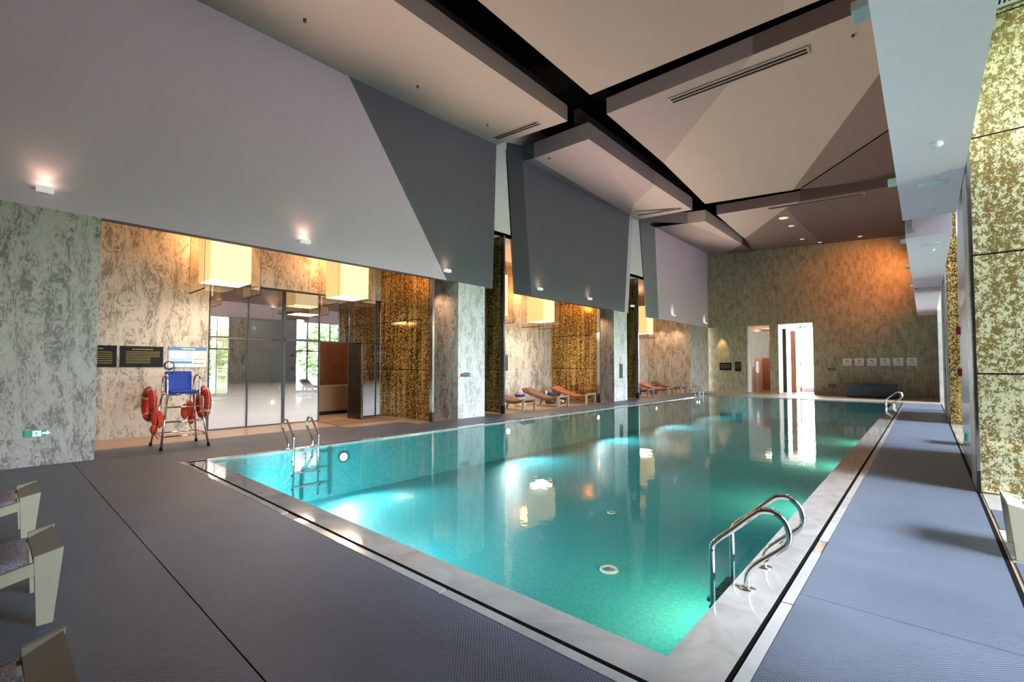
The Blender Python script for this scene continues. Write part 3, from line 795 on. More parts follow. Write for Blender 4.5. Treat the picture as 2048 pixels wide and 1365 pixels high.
# ------------------------------------------------------------------ pool ladders
RAIL = [(-1.235, -.90), (-1.235, .10), (-1.235, .235), (-1.20, .30), (-1.08, .41), (-.95, .535), (-.89, .580), (-.81, .585), (-.745, .53), (-.722, .45), (-.735, .385), (-.80, .315), (-.90, .225), (-.965, .155), (-.992, .09), (-.992, .01)]
def ladder(loc, rz, label):
    root = empty('pool_ladder', loc, rz, label=label, cat='pool ladder', group='steel pool ladders')
    for sy in (-.24, .24):
        path = smooth_path([(x+.992, sy, z) for x, z in RAIL], 6)
        rl = MB().tube(path, .021, 14).build('handrail', M['chrome'], root)
        MB().lathe([(.055, .009), (.055, .014), (.03, .024), (.021, .028)], (0, sy, 0), 24).build('flange', M['chrome'], rl)
    for z in (-.16, -.42, -.68):
        t = MB(); t.box(-.285, -.20, -.24, .24, z-.012, z+.012)
        for k in range(9): t.box(-.28, -.205, -.21+.05*k, -.19+.05*k, z+.012, z+.017)
        st = t.build('step', plain('step_steel', (.40, .40, .38), .35, .7), root)
        for sy in (-.265, .265): MB().tube([(-.243, sy-.01, z-.035), (-.243, sy+.01, z-.035)], .016, 8).build('bolt', M['rubber'], st)
    return root
ladder((-.992, 3.90, 0), 0, 'largest steel pool ladder, its ribbed black step showing at the water')
ladder((-9.21, 4.12, 0), PI, 'steel pool ladder on the left side near the lifeguard chair')
ladder((-9.21, 25.3, 0), PI, 'small far steel pool ladder in the left corner')
ladder((-.992, 24.3, 0), 0, 'small far steel pool ladder in front of the slate storage box')

# underwater lamps
def pool_lamp(x, y, sg, label):
    root = empty('pool_lamp', (x, y, -.28), label=label, cat='pool light', group='round lamps under water')
    R = Ry(PI/2*sg)
    MB().lathe([(.12, 0), (.12, .02), (.10, .03)], M=R, n=24).build('bezel', M['chrome'], root)
    MB().lathe([(.082, .012), (.082, .033), (.0001, .037)], M=R, n=24).build('lens', M['pool_led'], root)
    ld = bpy.data.lights.new('pool_lamp_light', 'SPOT'); ld.energy = 260 if sg > 0 else 160; ld.color = (.88, 1, 1) if sg > 0 else (1, .93, .55); ld.spot_size = math.radians(150); ld.spot_blend = .8; ld.shadow_soft_size = .09
    lo = bpy.data.objects.new('lamp_light', ld); COL.objects.link(lo); lo.parent = root; lo.location = (sg*.05, 0, 0)
    lo.rotation_euler = (0, -sg*PI/2 + sg*.10, 0)
for y, l in ((4.98, 'bright underwater lamp next to the left pool ladder'), (10.1, 'underwater lamp on the left wall below the white pier'), (15.1, 'underwater lamp on the left wall below the brown loungers'), (20.1, 'underwater lamp on the left wall below the second white pier'), (25.1, 'farthest underwater lamp on the left pool wall')):
    pool_lamp(PX0, y, 1, l)
for y in (5.0, 10.0, 15.0, 20.0):
    pool_lamp(PX1, y, -1, 'underwater lamp in the right pool wall throwing yellow green light')
for x in (-5.4, -8.0):  # unseen lamps added to brighten the near end of the pool
    root = empty('pool_lamp', (x, PY0, -.45), PI/2, label='added unseen underwater lamp in the near end wall of the pool', cat='pool light', group='round lamps under water')
    MB().lathe([(.12, 0), (.12, .02), (.10, .03)], M=Ry(PI/2), n=24).build('bezel', M['chrome'], root)
    MB().lathe([(.082, .012), (.082, .033), (.0001, .037)], M=Ry(PI/2), n=24).build('lens', M['pool_led'], root)
    ld = bpy.data.lights.new('pool_lamp_light', 'SPOT'); ld.energy = 380; ld.color = (.86, 1, .98); ld.spot_size = math.radians(150); ld.spot_blend = .8; ld.shadow_soft_size = .09
    lo = bpy.data.objects.new('lamp_light', ld); COL.objects.link(lo); lo.parent = root; lo.location = (.05, 0, 0); lo.rotation_euler = (0, -PI/2, 0)
# floor inlet
root = empty('floor_inlet', (-3.57*.88, 6.18*.88, -1.05), label='small white round inlet on the pool floor', cat='drain')
MB().torus((0,0,.01), .10, .022, n=28, m=8).build('ring', M['sign_white'], root)
MB().lathe([(.085, .005), (.085, .012), (.0001, .02)], n=20).build('grate', M['sign_paleblue'], root)
root = empty('floor_inlet', (-4.9*.88, 8.6*.88, -1.05), label='faint second round inlet farther along the pool floor', cat='drain')
MB().torus((0,0,.01), .06, .015, n=20, m=8).build('ring', M['sign_white'], root)

# ------------------------------------------------------------------ lifeguard chair
lc = empty('lifeguard_chair', (-11.25, 2.6, .0095), 0, label='steel lifeguard chair with a blue seat before the signs', cat='lifeguard chair')
def legpath(sx, sy):
    return [(sx*.42, sy*.39, .03), (sx*.20+.02, sy*.265, 1.05)]
for sx in (-1, 1):
    for sy in (-1, 1):
        s = MB(); a, b = legpath(sx, sy)
        s.tube([a, b], .020, 10)
        lg = s.build('leg', M['chrome'], lc)
        MB().lathe([(.028, 0), (.028, .05), (.022, .06)], (a[0], a[1], 0), 14).build('rubber_foot', M['rubber'], lg)
def at(sx, sy, z):
    a, b = legpath(sx, sy); t = (z-.03)/1.02
    return tuple(a[i]+(b[i]-a[i])*t for i in range(3))
for z in (.25, .52, .80):
    for sx in ((-1, 1) if z < .3 else (1, )):
        MB().tube([at(sx, -1, z), at(sx, 1, z)], .014, 8).build('rung', M['chrome'], lc)
    if z > .3: MB().tube([at(.72, -1, z), at(.72, 1, z)], .012, 8).build('rung', M['chrome'], lc)
for sy in (-1, 1): MB().tube([at(-1, sy, .26), at(1, sy, .26)], .014, 8).build('side_brace', M['chrome'], lc)
for sy in (-1, 1):
    p = smooth_path([(.22, sy*.268, 1.0), (.21, sy*.27, 1.32), (.17, sy*.27, 1.41), (.06, sy*.27, 1.43), (-.12, sy*.27, 1.38), (-.19, sy*.268, 1.28), (-.19, sy*.266, 1.0)], 6)
    MB().tube(p, .018, 10).build('armrest', M['chrome'], lc)
s = MB(); s.tube([(.22, -.27, 1.04), (.22, .27, 1.04)], .015, 8); s.tube([(-.19, -.27, 1.04), (-.19, .27, 1.04)], .015, 8); s.build('seat_frame', M['chrome'], lc)
s = MB(); s.box(-.20, .24, -.235, .235, 1.06, 1.12); s.build('seat', M['blue'], lc, bevel=.025)
s = MB(); s.obox((-.20, 0, 1.30), (.045, .46, .40), Ry(-.10)); s.build('backrest', M['blue'], lc, bevel=.022)
# life rings hung on both sides
def ring(loc, rz, label):
    root = empty('life_ring', loc, rz, label=label, cat='life ring')
    R = Rx(PI/2)
    MB().torus((0,0,0), .275, .065, R, 48, 16).build('ring_body', M['ring_red'], root)
    for k in range(4):
        a = PI/4 + k*PI/2 + .3
        s = MB(); pts = []
        for da in (-.09, -.03, .03, .09):
            pts.append(R @ Vector((.275*math.cos(a+da), .275*math.sin(a+da), 0)))
        s.tube(pts, .0665, 16, cap=False); s.build('band', M['ring_band'], root)
    rp = []
    for k in range(64):
        a = 2*PI*k/64; rr = .345 + .022*abs(math.sin(2*a+.6))
        rp.append(R @ Vector((rr*math.cos(a), rr*math.sin(a), 0)))
    MB().tube(rp, .006, 6, closed=True).build('grab_line', M['ring_band'], root)
ring((-11.36, 2.11, .87), math.radians(2.5), 'orange life ring hung on the chair, the one nearer the black signs')
ring((-11.26, 3.00, .86), math.radians(1), 'orange life ring hung on the chair, the one nearer the glass partition')
def bag(loc, k, label):
    root = empty('rescue_bag', loc, label=label, cat='life jacket')
    s = MB()
    for (ox, oy, oz, r1_, h) in ((0, 0, 0, .075, .36), (.03, .10, -.05, .07, .33), (.02, -.04, -.22, .06, .22)):
        n = 8
        prof = [(r1_*math.sin(PI*min(1, max(0.02, t/n)))**.5, oz + h/2 - h*t/n) for t in range(n+1)]
        s.lathe(prof[::-1], (ox*k, oy*k, 0), 14)
    s.build('pouch', M['orange_bag'], root)
    s = MB(); s.tube(smooth_path([(.08, 0, .1), (.11, .03, -.1), (.09, -.02, -.3), (.07, .03, -.40)]), .010, 6)
    s.tube([(0, .0, .15), (-.02, .02, .38)], .008, 6)
    s.build('strap', M['orange_bag'], root)
bag((-10.90, 2.13, .64), .6, 'orange life jacket bundle hanging below the left ring')
bag((-11.50, 2.82, .72), -.8, 'orange life jacket bundle hanging inside the right chair leg')
s = MB()
for k in range(3): s.torus((-.01*k, .01*k, .006*k), .085-.006*k, .006, Ry(PI/2) @ Rx(.1*k), 28, 6)
s.tube(smooth_path([(0, .085, .02), (0, .10, -.06), (.0, .06, -.15), (.02, .03, -.17)]), .006, 6)
o = s.build('coiled_cord', M['rubber'], loc=(-11.40, 2.42, 1.62)); tag(o, 'thin black coiled cord looped above the blue seat', 'cord')

# ------------------------------------------------------------------ signs
def textbars(rows, mat, parent, x, name='lettering'):
    """rows: (y0, y1, z0, z1) dashed into characters, on the plane x"""
    s = MB()
    for (y0, y1, z0, z1) in rows:
        h = z1-z0; y = y0; rnd = random.Random(int(y0*1000)+int(z0*777))
        while y < y1-h*.5:
            w_ = h*rnd.uniform(.6, 1.0)
            s.box(x, x+.0015, y, min(y+w_, y1), z0 + h*rnd.uniform(0, .15), z1 - h*rnd.uniform(0, .2)); y += w_*1.3
    return s.build(name, mat, parent)
r_ = empty('rule_sign', (XB, 1.72, 1.83), label='smaller black sign with gold lettering, leftmost on the stone wall', cat='sign')
MB().box(.005, .02, -.175, .175, -.24, .24).build('board', M['sign_black'], r_)
textbars([(-.16, -.06, .155, .185)] + [(-.16, .10, .085-.048*k, .103-.048*k) for k in range(6)], M['gold_text'], r_, .021)
r_ = empty('rule_sign', (XB, 2.345, 1.83), label='wide black sign full of gold lettering beside the blue board', cat='sign')
MB().box(.005, .02, -.395, .395, -.24, .24).build('board', M['sign_black'], r_)
textbars([(-.18, .20, .155, .182)] + [(-.29, .33 if k < 4 else .16, .105-.036*k, .12-.036*k) for k in range(8)], M['gold_text'], r_, .021)
r_ = empty('notice_board', (XB, 3.232, 1.83), label='blue notice board with white papers behind the lifeguard chair', cat='notice board')
MB().box(-.002, .02, -.395, .385, -.245, .245).build('board', M['sign_paleblue'], r_)
MB().box(.0205, .022, -.395, .385, .165, .245).build('header', M['sign_blue'], r_)
textbars([(-.13, .15, .19, .22)], M['sign_white'], r_, .0225)
MB().box(.0205, .022, -.36, .08, -.145, -.105).build('header', M['sign_blue'], r_)
MB().box(.0222, .024, -.35, -.04, -.03, .155).build('paper', M['sign_white'], r_)
MB().box(.0222, .024, .09, .375, -.24, .155).build('paper', M['sign_pink'], r_)
MB().box(.0242, .025, .22, .35, .0, .13).build('paper_patch', M['sign_green'], r_)
textbars([(.11, .35, -.16, -.135), (.11, .35, -.055, -.04)], M['ink'], r_, .0245)
s = MB()
for (y0, y1) in ((-.36, -.24), (-.20, -.08), (-.04, .07)): s.box(.0222, .0235, y0, y1, -.235, -.16)
s.build('paper', M['sign_white'], r_)

# running man exit sign
def exit_sign(loc, rz, label, w=.35, h=.10, arrow=True):
    root = empty('exit_sign', loc, rz, label=label, cat='exit sign')
    MB().box(-w/2, w*.18, -.03, -.002, -h/2, h/2).build('sign_case', M['exit_green'], root)
    pw = w*.27
    MB().box(-w*.25, -w*.25+pw, -.033, -.0305, -h*.42, h*.42).build('pictogram_panel', M['exit_white'], root)
    s = MB(); cx = -w*.25+pw*.45; u = h*.1
    y = -.034
    def bar(x0, z0, x1, z1, t=.5):
        d = Vector((x1-x0, 0, z1-z0)); L = d.length; a = math.atan2(d.z, d.x)
        s.obox((cx+(x0+x1)/2*u, y, (z0+z1)/2*u), (L*u, .001, t*u*1.6), Matrix.Rotation(-a, 3, 'Y'))
    s.obox((cx+.7*u, y, 2.5*u), (1.2*u, .001, 1.2*u)); bar(.4, 1.8, -.4, -.4, 1); bar(.4, 1.4, 2, .6); bar(.2, 1.4, -1.6, .6); bar(-.4, -.4, 1.2, -1.4); bar(1.2, -1.4, .8, -3); bar(-.4, -.4, -1.4, -2); bar(-1.4, -2, -2.8, -2.2)
    s.obox((cx+3.4*u, y, 0), (.5*u, .001, 7*u)); s.obox((cx-3.6*u, y, 0), (.4*u, .001, 7*u)); s.obox((cx, y, 3.7*u), (7*u, .001, .4*u))
    s.build('pictogram', M['exit_green'], root)
    if arrow:
        s = MB(); s.box(w*.05, w*.20, -.034, -.031, -.12*h, .12*h); s.prism([(w*.20, -.3*h), (w*.32, 0), (w*.20, .3*h)], 'y', -.034, -.031); s.build('arrow', M['exit_white'], root)
        MB().box(w*.18, w*.5, -.028, -.002, -h/2, h/2).build('sign_case', plain('exit_grey_end', (.45, .44, .44), .4), root)
    return root
exit_sign((XL, .59, .53), PI/2, 'green running man exit sign low on the nearest stone wall', .36, .105)
exit_sign((-5.55, YE+1.4, 4.02), 0, 'small exit sign hanging over the bright far doorway', .36, .12)
exit_sign((XR+.03, 10.95, .42), -PI/2, 'green exit sign low on the grey wall at right', .36, .12, False)
for z, l in ((2.25, 'upper red alarm box on the grey wall at right'), (1.50, 'lower red alarm box on the grey wall at right')):
    r_ = empty('fire_alarm', (XR+.03, 11.7, z), label=l, cat='alarm')
    MB().box(-.06, .006, -.07, .07, -.07, .07).build('case', M['red'], r_, bevel=.006)
    MB().lathe([(.02, 0), (.02, .02)], (-.06, 0, 0), 12, M=Ry(-PI/2)).build('button', M['sign_white'], r_)
# pier fire call point and switches
r_ = empty('call_point', (XL+.011, 9.70, 1.34), label='round red fire call point on the near white pier', cat='alarm')
MB().lathe([(.055, 0), (.055, .02), (.03, .03)], (0,0,0), 20, M=Ry(PI/2)).build('button', M['red'], r_)
def plate(loc, rz, w, h, nx, ny, label, mat=M['sign_black']):
    root = empty('wall_label', loc, rz, label=label, cat='label')
    s = MB(); cw = w/nx; chh = h/ny
    for i in range(nx):
        for j in range(ny):
            s.box(-w/2+cw*(i+.08), -w/2+cw*(i+.92), -.008, 0, -h/2+chh*(j+.1), -h/2+chh*(j+.9))
    s.build('tile', mat, root)
    s = MB(); rnd = random.Random(int(loc[1]*10))
    for i in range(nx):
        for j in range(ny):
            s.box(-w/2+cw*(i+.3), -w/2+cw*(i+.6+.15*rnd.random()), -.010, -.008, -h/2+chh*(j+.35), -h/2+chh*(j+.6))
    s.build('mark', M['sign_white'], root)
plate((XL+.013, 9.90, 1.35), PI/2, .28, .14, 3, 2, 'set of small black symbol tiles beside the red call point')
plate((XL+.013, 10.12, 1.09), PI/2, .22, .06, 3, 1, 'small grey plate low on the near white pier', plain('plate_grey', (.4, .42, .42), .4))
plate((XL+.013, 19.9, 1.13), PI/2, .34, .06, 3, 1, 'small grey plate low on the far white pier', plain('plate_grey2', (.4, .42, .42), .4))
plate((-3.97, YE, 1.45), 0, .36, .20, 3, 1, 'upper row of small black plates on the end wall')
plate((-3.96, YE, .53), 0, .36, .16, 4, 1, 'lower row of small black plates on the end wall')
plate((-1.2, YE, 1.49), 0, .38, .14, 3, 1, 'small purple label under the white signs', plain('plate_purple', (.16, .05, .12), .5))
def spk(loc, label, h):
    r_ = empty('wall_speaker', loc, label=label, cat='speaker')
    MB().box(.0, .05, -.12, .12, -h, h).build('case', plain('speaker_grey', (.09, .10, .12), .5), r_, bevel=.01)
    s = MB()
    for k in range(12): s.box(.05, .052, -.10, .10, -h*.85+h*1.7*k/12, -h*.85+h*1.7*k/12+.02)
    s.build('grille', M['rubber'], r_)
spk((XL+.011, 19.7, 1.40), 'tall dark panel on the far white pier', .34)
spk((XB, 14.72, 1.77), 'tall dark panel on the recess wall behind the gold screen edge', .35)
# black signs in the end niche
for (x0, x1, z0, z1, l) in ((-10.12, -9.38, 1.37, 1.86, 'wide black sign in the left niche of the end wall'), (-9.17, -8.80, 1.31, 1.92, 'narrow black sign in the left niche of the end wall')):
    r_ = empty('rule_sign', ((x0+x1)/2, YE+.36, (z0+z1)/2), -PI/2, label=l, cat='sign')
    w_, h_ = (x1-x0)/2, (z1-z0)/2
    MB().box(.005, .02, -w_, w_, -h_, h_).build('board', M['rubber'], r_)
    textbars([(-w_*.8, w_*.8, h_*(.5-.3*k), h_*(.58-.3*k)) for k in range(4)], M['gold_text'], r_, .021)
# six white safety signs
names = ['leftmost of the six white safety signs on the end wall', 'second white safety sign from the left on the end wall', 'third white safety sign from the left, with a solid black mark',
 'fourth white safety sign from the left on the end wall', 'fifth white safety sign, above the purple label', 'rightmost of the six white safety signs on the end wall']
for k, l in enumerate(names):
    x = -3.24 + .545*k
    r_ = empty('safety_sign', (x, YE, 1.86), label=l, cat='sign', group='white safety signs on the end wall')
    MB().box(-.20, .20, -.012, -.002, -.20, .20).build('board', M['sign_white'], r_)
    s = MB()
    if k != 2:
        s.torus((0, -.014, .06), .065, .009, Rx(PI/2), 20, 6); s.obox((0, -.014, .06), (.12, .003, .014), Ry(PI/4))
        s.obox((.01, -.014, .065), (.05, .003, .02), Ry(-.4*k))
    else:
        s.obox((-.01, -.014, .07), (.10, .003, .05), Ry(.7)); s.obox((.05, -.014, .03), (.06, .003, .03), Ry(.5))
    s.build('pictogram', M['ink'], r_)
    s = MB()
    for z in (-.07, -.12): 
        for q in range(6): s.box(-.14+.048*q, -.105+.048*q, -.014, -.012, z-.012, z+.012)
    s.build('lettering', plain('sign_grey_ink', (.25, .26, .28), .6), r_)

# ------------------------------------------------------------------ storage box by the end wall
r_ = empty('storage_box', (-2.12, 30.55, 0), label='long low slate grey storage box by the end wall', cat='box')
s = MB(); s.box(-1.03, 1.03, -.4, .4, .05, .66); s.build('body', M['box_slate'], r_, bevel=.015)
s = MB(); s.box(-1.05, 1.05, -.42, .42, .66, .72); s.build('lid', M['box_slate'], r_, bevel=.01)
s = MB(); s.box(1.03, 1.035, -.05, .05, .34, .38); s.box(-.3, .3, -.43, -.42, .62, .64); s.build('handle', M['rubber'], r_)
s = MB(); s.box(-1.0, 1.0, -.37, .37, 0, .05); s.build('plinth', M['rubber'], r_)
r_ = empty('waste_bin', (.62, 22.9, 0), label='dark brown bin beside the far right wall', cat='bin')
MB().box(-.12, .12, -.15, .15, 0, .75).build('body', plain('bin_brown', (.08, .06, .035), .5), r_, bevel=.01)
MB().box(-.125, .125, -.155, .155, .75, .79).build('lid', M['rubber'], r_)
# slim white floor pole in the end opening
r_ = empty('floor_pole', (-7.95, YE+.75, 0), label='slim white pole standing in the left opening of the end wall', cat='pole')
MB().lathe([(.10, 0), (.10, .03), (.03, .05)], n=20).build('base', M['sign_white'], r_)
MB().tube([(0, 0, .04), (0, 0, 1.2)], .035, 12).build('pole', M['sign_white'], r_)
MB().lathe([(.05, 1.2), (.085, 1.3), (.085, 1.85), (.05, 1.95)], n=18).build('lamp_shade', plain('pole_shade', (.85, .83, .83), .5, emit=(1, .93, .95), es=.35), r_)

# ------------------------------------------------------------------ loungers
def zc(t):
    """height of the lying surface along the lounger, t = distance from the foot end"""
    return .40 - .10*math.sin(PI*min(t, 1.15)/1.15) if t < 1.15 else .40 + (t-1.15)**1.25*.50
def lounger(loc, rz, label, cushion, L=1.95, hw=.33, rail=None, sl=.50):
    def zc(t): return .40 - .10*math.sin(PI*min(t, 1.15)/1.15) if t < 1.15 else .40 + (t-1.15)**1.25*sl
    root = empty('sun_lounger', loc, rz, label=label, cat='sun lounger', group='sun loungers round the pool')
    N = 16
    for sy in (-1, 1):
        s = MB()
        top = [(-L*i/N, zc(L*i/N)+.02) for i in range(N+1)]
        bot = [(x, z-.075) for x, z in top[::-1]]
        s.prism(top+bot, 'y', *sorted((sy*hw, sy*(hw-.03))))
        s.build('side_rail', rail or M['frame_beige'], root)
        # foot leg: a wedge plate
        s = MB(); s.prism([(.02, .455), (-.115, .425), (-.095, .0), (-.02, .0)], 'y', *sorted((sy*(hw+.002), sy*(hw-.032))))
        s.build('leg', M['frame_beige'], root, bevel=.004)
        s = MB(); s.prism([(-1.20, .38), (-1.38, .40), (-1.48, .0), (-1.38, .0)], 'y', *sorted((sy*(hw+.002), sy*(hw-.032))))
        s.build('leg', M['frame_beige'], root, bevel=.004)
    s = MB(); s.prism([(.012, .45), (.012, .42), (-.11, .36), (-.11, .39)], 'y', -hw+.03, hw-.03)
    s.build('cross_bar', M['frame_beige'], root)
    MB().box(-1.34, -1.30, -hw+.03, hw-.03, .30, .36).build('cross_bar', M['frame_beige'], root)
    s = MB()
    def surf(u, v):
        t = .13 + u*(L-.15); y = (v-.5)*2*(hw-.045)
        edge = min(v, 1-v, u*2.2, (1-u)*2.2); puff = .030*min(1, edge/.07)
        seam = .010*max(0, 1-abs(((t*2.2) % 1)-.5)/.06)
        return (-t, y, zc(t)+.035+puff-seam)
    s.grid(surf, 48, 12, thick=.055)
    s.build('cushion', cushion, root)
    s = MB()
    def pil(u, v):
        t = L-.42 + u*.34; y = (v-.5)*2*(hw-.09)
        e_ = min(u, 1-u, v, 1-v); return (-t, y, zc(t)+.075+.06*min(1, e_/.25)**.6)
    s.grid(pil, 8, 10, thick=.03); s.build('pillow', cushion, root)
    return root
for x, l in ((-6.35, 'grey cushioned lounger closest to the wall with the low exit sign'), (-4.43, 'grey cushioned lounger in the middle of its row of three'), (-2.52, 'grey cushioned lounger of the row of three, farthest from the low exit sign')):
    lounger((x, .33 if x < -3 else .235, .0095), PI/2, l, M['cushion_grey'])
lounger((.50, 5.93, .009), PI, 'grey cushioned lounger standing in front of the largest pale gold screen', M['cushion_grey'], hw=.28)
lounger((.62, 13.3, .009), PI, 'lounger standing beyond the right grey wall', M['cushion_brown'], hw=.30)
for y, l, c in ((13.1, 'brown lounger closest to the tall gold screen', 'cushion_brown'), (15.22, 'brown lounger in the middle of the second recess', 'cushion_brown'), (17.25, 'bright orange lounger before the gold screen', 'cushion_orange'),
                (23.1, 'nearest lounger of the far recess', 'cushion_brown'), (25.6, 'middle lounger of the far recess', 'cushion_orange'), (27.55, 'dark framed lounger at the end of the far recess', 'cushion_brown')):
    lounger((-10.76, y, 0), 0, l, M[c], hw=.34, rail=M['rail_brown'], sl=.34)

def drum(loc, mat, label, towel, r=.24):
    r_ = empty('drum_table', loc, label=label, cat='side table')
    MB().lathe([(r*.8, 0), (r, .10), (r, .28), (r*.85, .36)], n=28).build('body', mat, r_)
    MB().lathe([(r*1.02, .36), (r*1.02, .385)], n=28).build('table_top', mat, r_)
    t = empty('folded_towel', (loc[0], loc[1], .385), label=towel, cat='towel')
    s = MB(); s.box(-.15, .15, -.17, .17, 0, .10); s.build('towel', M['towel_blue'], t, bevel=.035)
drum((-12.2, 14.2, 0), M['drum_cream'], 'cream drum table between the brown loungers', 'dark blue folded towel on the cream drum table')
drum((-12.2, 16.25, 0), M['drum_dark'], 'dark drum table next to the orange lounger', 'dark blue folded towel on the dark drum table')
drum((-12.2, 24.4, 0), M['drum_dark'], 'dark drum table in the far recess', 'dark blue folded towel in the far recess')
drum((-12.2, 26.6, 0), M['drum_dark'], 'second dark drum table in the far recess', 'dark towel near the end of the far recess')
for (x, y, l) in ((-12.15, 14.26, 'small white cup on the first blue towel'), (-12.28, 16.05, 'small white cup beside the second blue towel')):
    o = MB().lathe([(.03, 0), (.04, .12), (.02, .16), (.02, .2)], n=14).build('cup', M['sign_white'], loc=(x, y, .485 if y < 15 else .385)); tag(o, l, 'cup')
r_ = empty('round_vase', (-11.75, 16.45, 0), label='small silver globe on the floor under the brown lounger', cat='ornament')
MB().lathe([(.0001, 0), (.08, .02), (.13, .10), (.13, .15), (.08, .23), (.0001, .25)], n=20).build('globe', M['steel'], r_)
t = empty('folded_towel', (1.35, 12.75, .02), label='bright blue towel on the lounger beyond the right wall', cat='towel')
t.location = (1.25, 13.3, zc(.63)+.09)
MB().box(-.16, .16, -.16, .16, 0, .07).build('towel', M['blue'], t, bevel=.02)

# ------------------------------------------------------------------ outdoors beyond the windows
s = MB(); s.box(3.3, 60, -40, 80, -.3, -.1); s.box(-20, 3.3, YE+5, 80, -.3, -.1); struct(s, 'ground_outside', M['lawn'])
s = MB(); s.box(3.3, 7.0, -20, 45, -.1, -.05); struct(s, 'floor_outside', M['paving'])
def tree(x, y, h, r, i):
    root = empty('garden_tree', (x, y, -.1), label='leafy green garden tree standing outside beyond the windows', cat='tree', group='garden trees outside')
    MB().tube([(0,0,0), (.05,0,h*.5), (0,.1,h*.8)], [.12, .09, .04], 8).build('trunk', M['bark'], root)
    rnd = random.Random(i); s = MB()
    for k in range(900):
        th = rnd.uniform(0, 2*PI); ph = math.acos(rnd.uniform(-1, 1)); q = r*rnd.uniform(.55, 1.0)
        c = Vector((q*math.sin(ph)*math.cos(th), q*math.sin(ph)*math.sin(th), h*.62 + q*math.cos(ph)*1.15))
        Rm = Rz(rnd.uniform(0, 6)) @ Rx(rnd.uniform(0, 3)); z_ = rnd.uniform(.10, .2)
        vs = [c + Rm @ Vector(p) for p in ((-z_, -z_*.5, 0), (z_, -z_*.5, 0), (z_, z_*.5, .03), (-z_, z_*.5, .03))]
        s.add(vs, [(0,1,2,3)])
    s.build('crown', M['foliage'], root, fix=False)
for i, (x, y, h, r) in enumerate(((9.5, 14.0, 4.2, 1.9), (10.5, 18.5, 4.8, 2.1), (9.8, 23.2, 4.0, 1.8), (10.8, 9.6, 4.6, 2.0), (9.6, 5.2, 4.0, 1.8), (11, 28, 4.6, 2.0))): tree(x, y, h, r, i)

# ------------------------------------------------------------------ light
w = bpy.data.worlds.new('sky'); scene.world = w; w.use_nodes = True
nt = w.node_tree; nt.nodes.clear()
o_ = nt.nodes.new('ShaderNodeOutputWorld'); bg = nt.nodes.new('ShaderNodeBackground')
tc = nt.nodes.new('ShaderNodeTexCoord'); sp = nt.nodes.new('ShaderNodeSeparateXYZ'); nt.links.new(tc.outputs['Generated'], sp.inputs[0])
r = ramp(nt, mth(nt, 'ADD', mth(nt, 'MULTIPLY', sp.outputs[2], .5), .5), [(.45, (.55, .60, .62)), (.52, (.92, .96, 1.0)), (.75, (.60, .76, 1.0))])
nt.links.new(r.outputs[0], bg.inputs[0]); bg.inputs[1].default_value = 24.0
nt.links.new(bg.outputs[0], o_.inputs[0])
def portal(y0, y1):
    ld = bpy.data.lights.new('window_portal', 'AREA'); ld.shape = 'RECTANGLE'; ld.size = ZR; ld.size_y = (y1-y0)
    ld.cycles.is_portal = True
    lo = bpy.data.objects.new('window_portal', ld); COL.objects.link(lo); lo.location = (2.55, (y0+y1)/2, ZR/2)
    lo.rotation_euler = (0, PI/2, 0)
portal(2.6, 8.4); portal(11.95, 17.9); portal(21.9, 28.4)
ld = bpy.data.lights.new('window_portal', 'AREA'); ld.shape = 'RECTANGLE'; ld.size = 1.8; ld.size_y = 4.2; ld.cycles.is_portal = True
lo = bpy.data.objects.new('window_portal', ld); COL.objects.link(lo); lo.location = (-5.7, YE+4.5, 2.1); lo.rotation_euler = (-PI/2, 0, 0)

ld = bpy.data.lights.new('sun', 'SUN'); ld.energy = 22; ld.angle = math.radians(28); ld.color = (.93, .96, 1)
lo = bpy.data.objects.new('sun', ld); COL.objects.link(lo); lo.location = (12, 8, 12); lo.rotation_euler = (0, math.radians(50), math.radians(-6))
def lamp(kind, name, loc, energy, col, size=.1, rot=(0,0,0), spot=None, blend=.5):
    ld = bpy.data.lights.new(name, kind); ld.energy = energy; ld.color = col
    if kind == 'AREA': ld.size = size
    else: ld.shadow_soft_size = size
    if spot: ld.spot_size = math.radians(spot); ld.spot_blend = blend
    lo = bpy.data.objects.new(name, ld); COL.objects.link(lo); lo.location = loc; lo.rotation_euler = rot
    return lo
WARM = (1.0, .62, .34)
# lanterns: glow thrown onto the recess walls
for y in (3.6, 6.65, 12.5, 15.45, 25.0):
    for dx in (-.75,):
        lamp('POINT', 'lantern_light', (-12.1+dx, y, 4.7), 80, (1, .44, .15), .3)
    lamp('AREA', 'lantern_downlight', (-12.1, y, 3.26), 55, (1, .70, .46), .7)
# unseen warm spots added to brighten the recess walls and pier sides
for y in (13.9, 16.6, 25.0): lamp('SPOT', 'downlight', (-12.5, y, 6.1), 230, (1, .74, .52), .05, (0, 0, 0), 80, .6)
for y in (9.1, 18.6, 27.9):
    for x in (-11.5, -12.6): lamp('SPOT', 'downlight', (x, y, ZB-.05), 60, (1, .60, .34), .05, (0, 0, 0), 130, .8)
# lobby ceiling lights
lamp('AREA', 'lobby_light', (-15.0, 7.6, 4.0), 30, (1, .60, .32), .8)
lamp('AREA', 'lobby_light', (-15.0, 4.0, 4.0), 60, (1, .8, .65), .8)
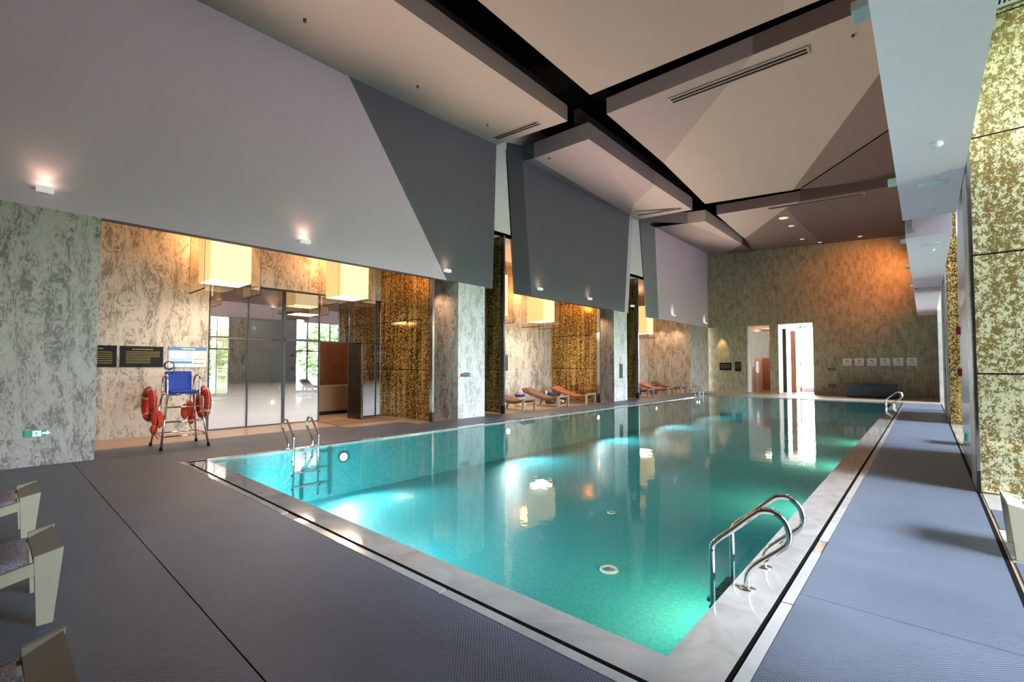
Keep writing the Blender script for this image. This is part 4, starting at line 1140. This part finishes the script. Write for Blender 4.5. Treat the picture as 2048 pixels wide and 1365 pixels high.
# end corridors
lamp('AREA', 'corridor_light', (-7.6, YE+2.4, 4.1), 25, (1, .8, .6), .6)
lamp('SPOT', 'niche_spot', (-9.95, YE-.1, 4.05), 150, (1, .60, .28), .03, (math.radians(18), 0, 0), 40, .8)
lamp('AREA', 'doorway_light', (-5.7, YE+2.6, 4.1), 60, (.95, .98, 1), .8)
# wall lights: up-light from each left box onto bulkhead and ceiling
for (y, z) in ((.54, 4.47), (4.77, 4.47), (9.03, 4.46), (13.5, 4.47), (16.9, 4.48), (20.75, 4.55), (25.8, 4.5), (30.9, 4.42)):
    lamp('SPOT', 'wall_light_glow', (XL+.12, y, z+.07), 5, (1, .66, .42), .03, (PI, 0, 0), 110, .9)
    if y < 30: lamp('SPOT', 'wall_light_up', (XL+.20, y, z+.08), 620, (1, .78, .62), .10, (PI, math.radians(52), 0), 115, 1.0)
for (y, z) in ((5.0, 4.72), (10.3, 4.78), (15.7, 4.85), (19.9, 4.85), (24.6, 4.8)):
    lamp('SPOT', 'wall_light_glow', (-.243-.12, y, z+.07), 60, (1, .66, .42), .03, (PI, 0, 0), 120, .9)
# warm wall washer on the end wall near the right bulkhead
lamp('SPOT', 'end_wall_washer', (-.6, 28.6, 7.4), 620, (1, .27, .06), .05, (math.radians(72), 0, math.radians(32)), 90, .9)

# ------------------------------------------------------------------ camera
cam = bpy.data.cameras.new('camera'); co = bpy.data.objects.new('camera', cam); COL.objects.link(co)
F = 930.5; pitch = math.radians(2.0); yaw = math.radians(41.612)
cam.sensor_width = 36; cam.lens = 36*F/2048; cam.sensor_fit = 'HORIZONTAL'
cam.shift_y = (701.506-682.5)/2048
cam.clip_start = .05; cam.clip_end = 300
co.location = (0, 0, 1.6); co.rotation_euler = (PI/2+pitch, 0, yaw)
scene.camera = co
vs_ = scene.view_settings
vs_.view_transform = 'Standard'; vs_.look = 'None'; vs_.gamma = 1; vs_.use_curve_mapping = False; vs_.exposure = 0.48
cy = scene.cycles
cy.use_denoising = True; cy.max_bounces = 10; cy.diffuse_bounces = 6; cy.glossy_bounces = 5; cy.transparent_max_bounces = 12; cy.transmission_bounces = 4
cy.sample_clamp_indirect = 6; cy.caustics_reflective = False; cy.caustics_refractive = False; cy.blur_glossy = .5
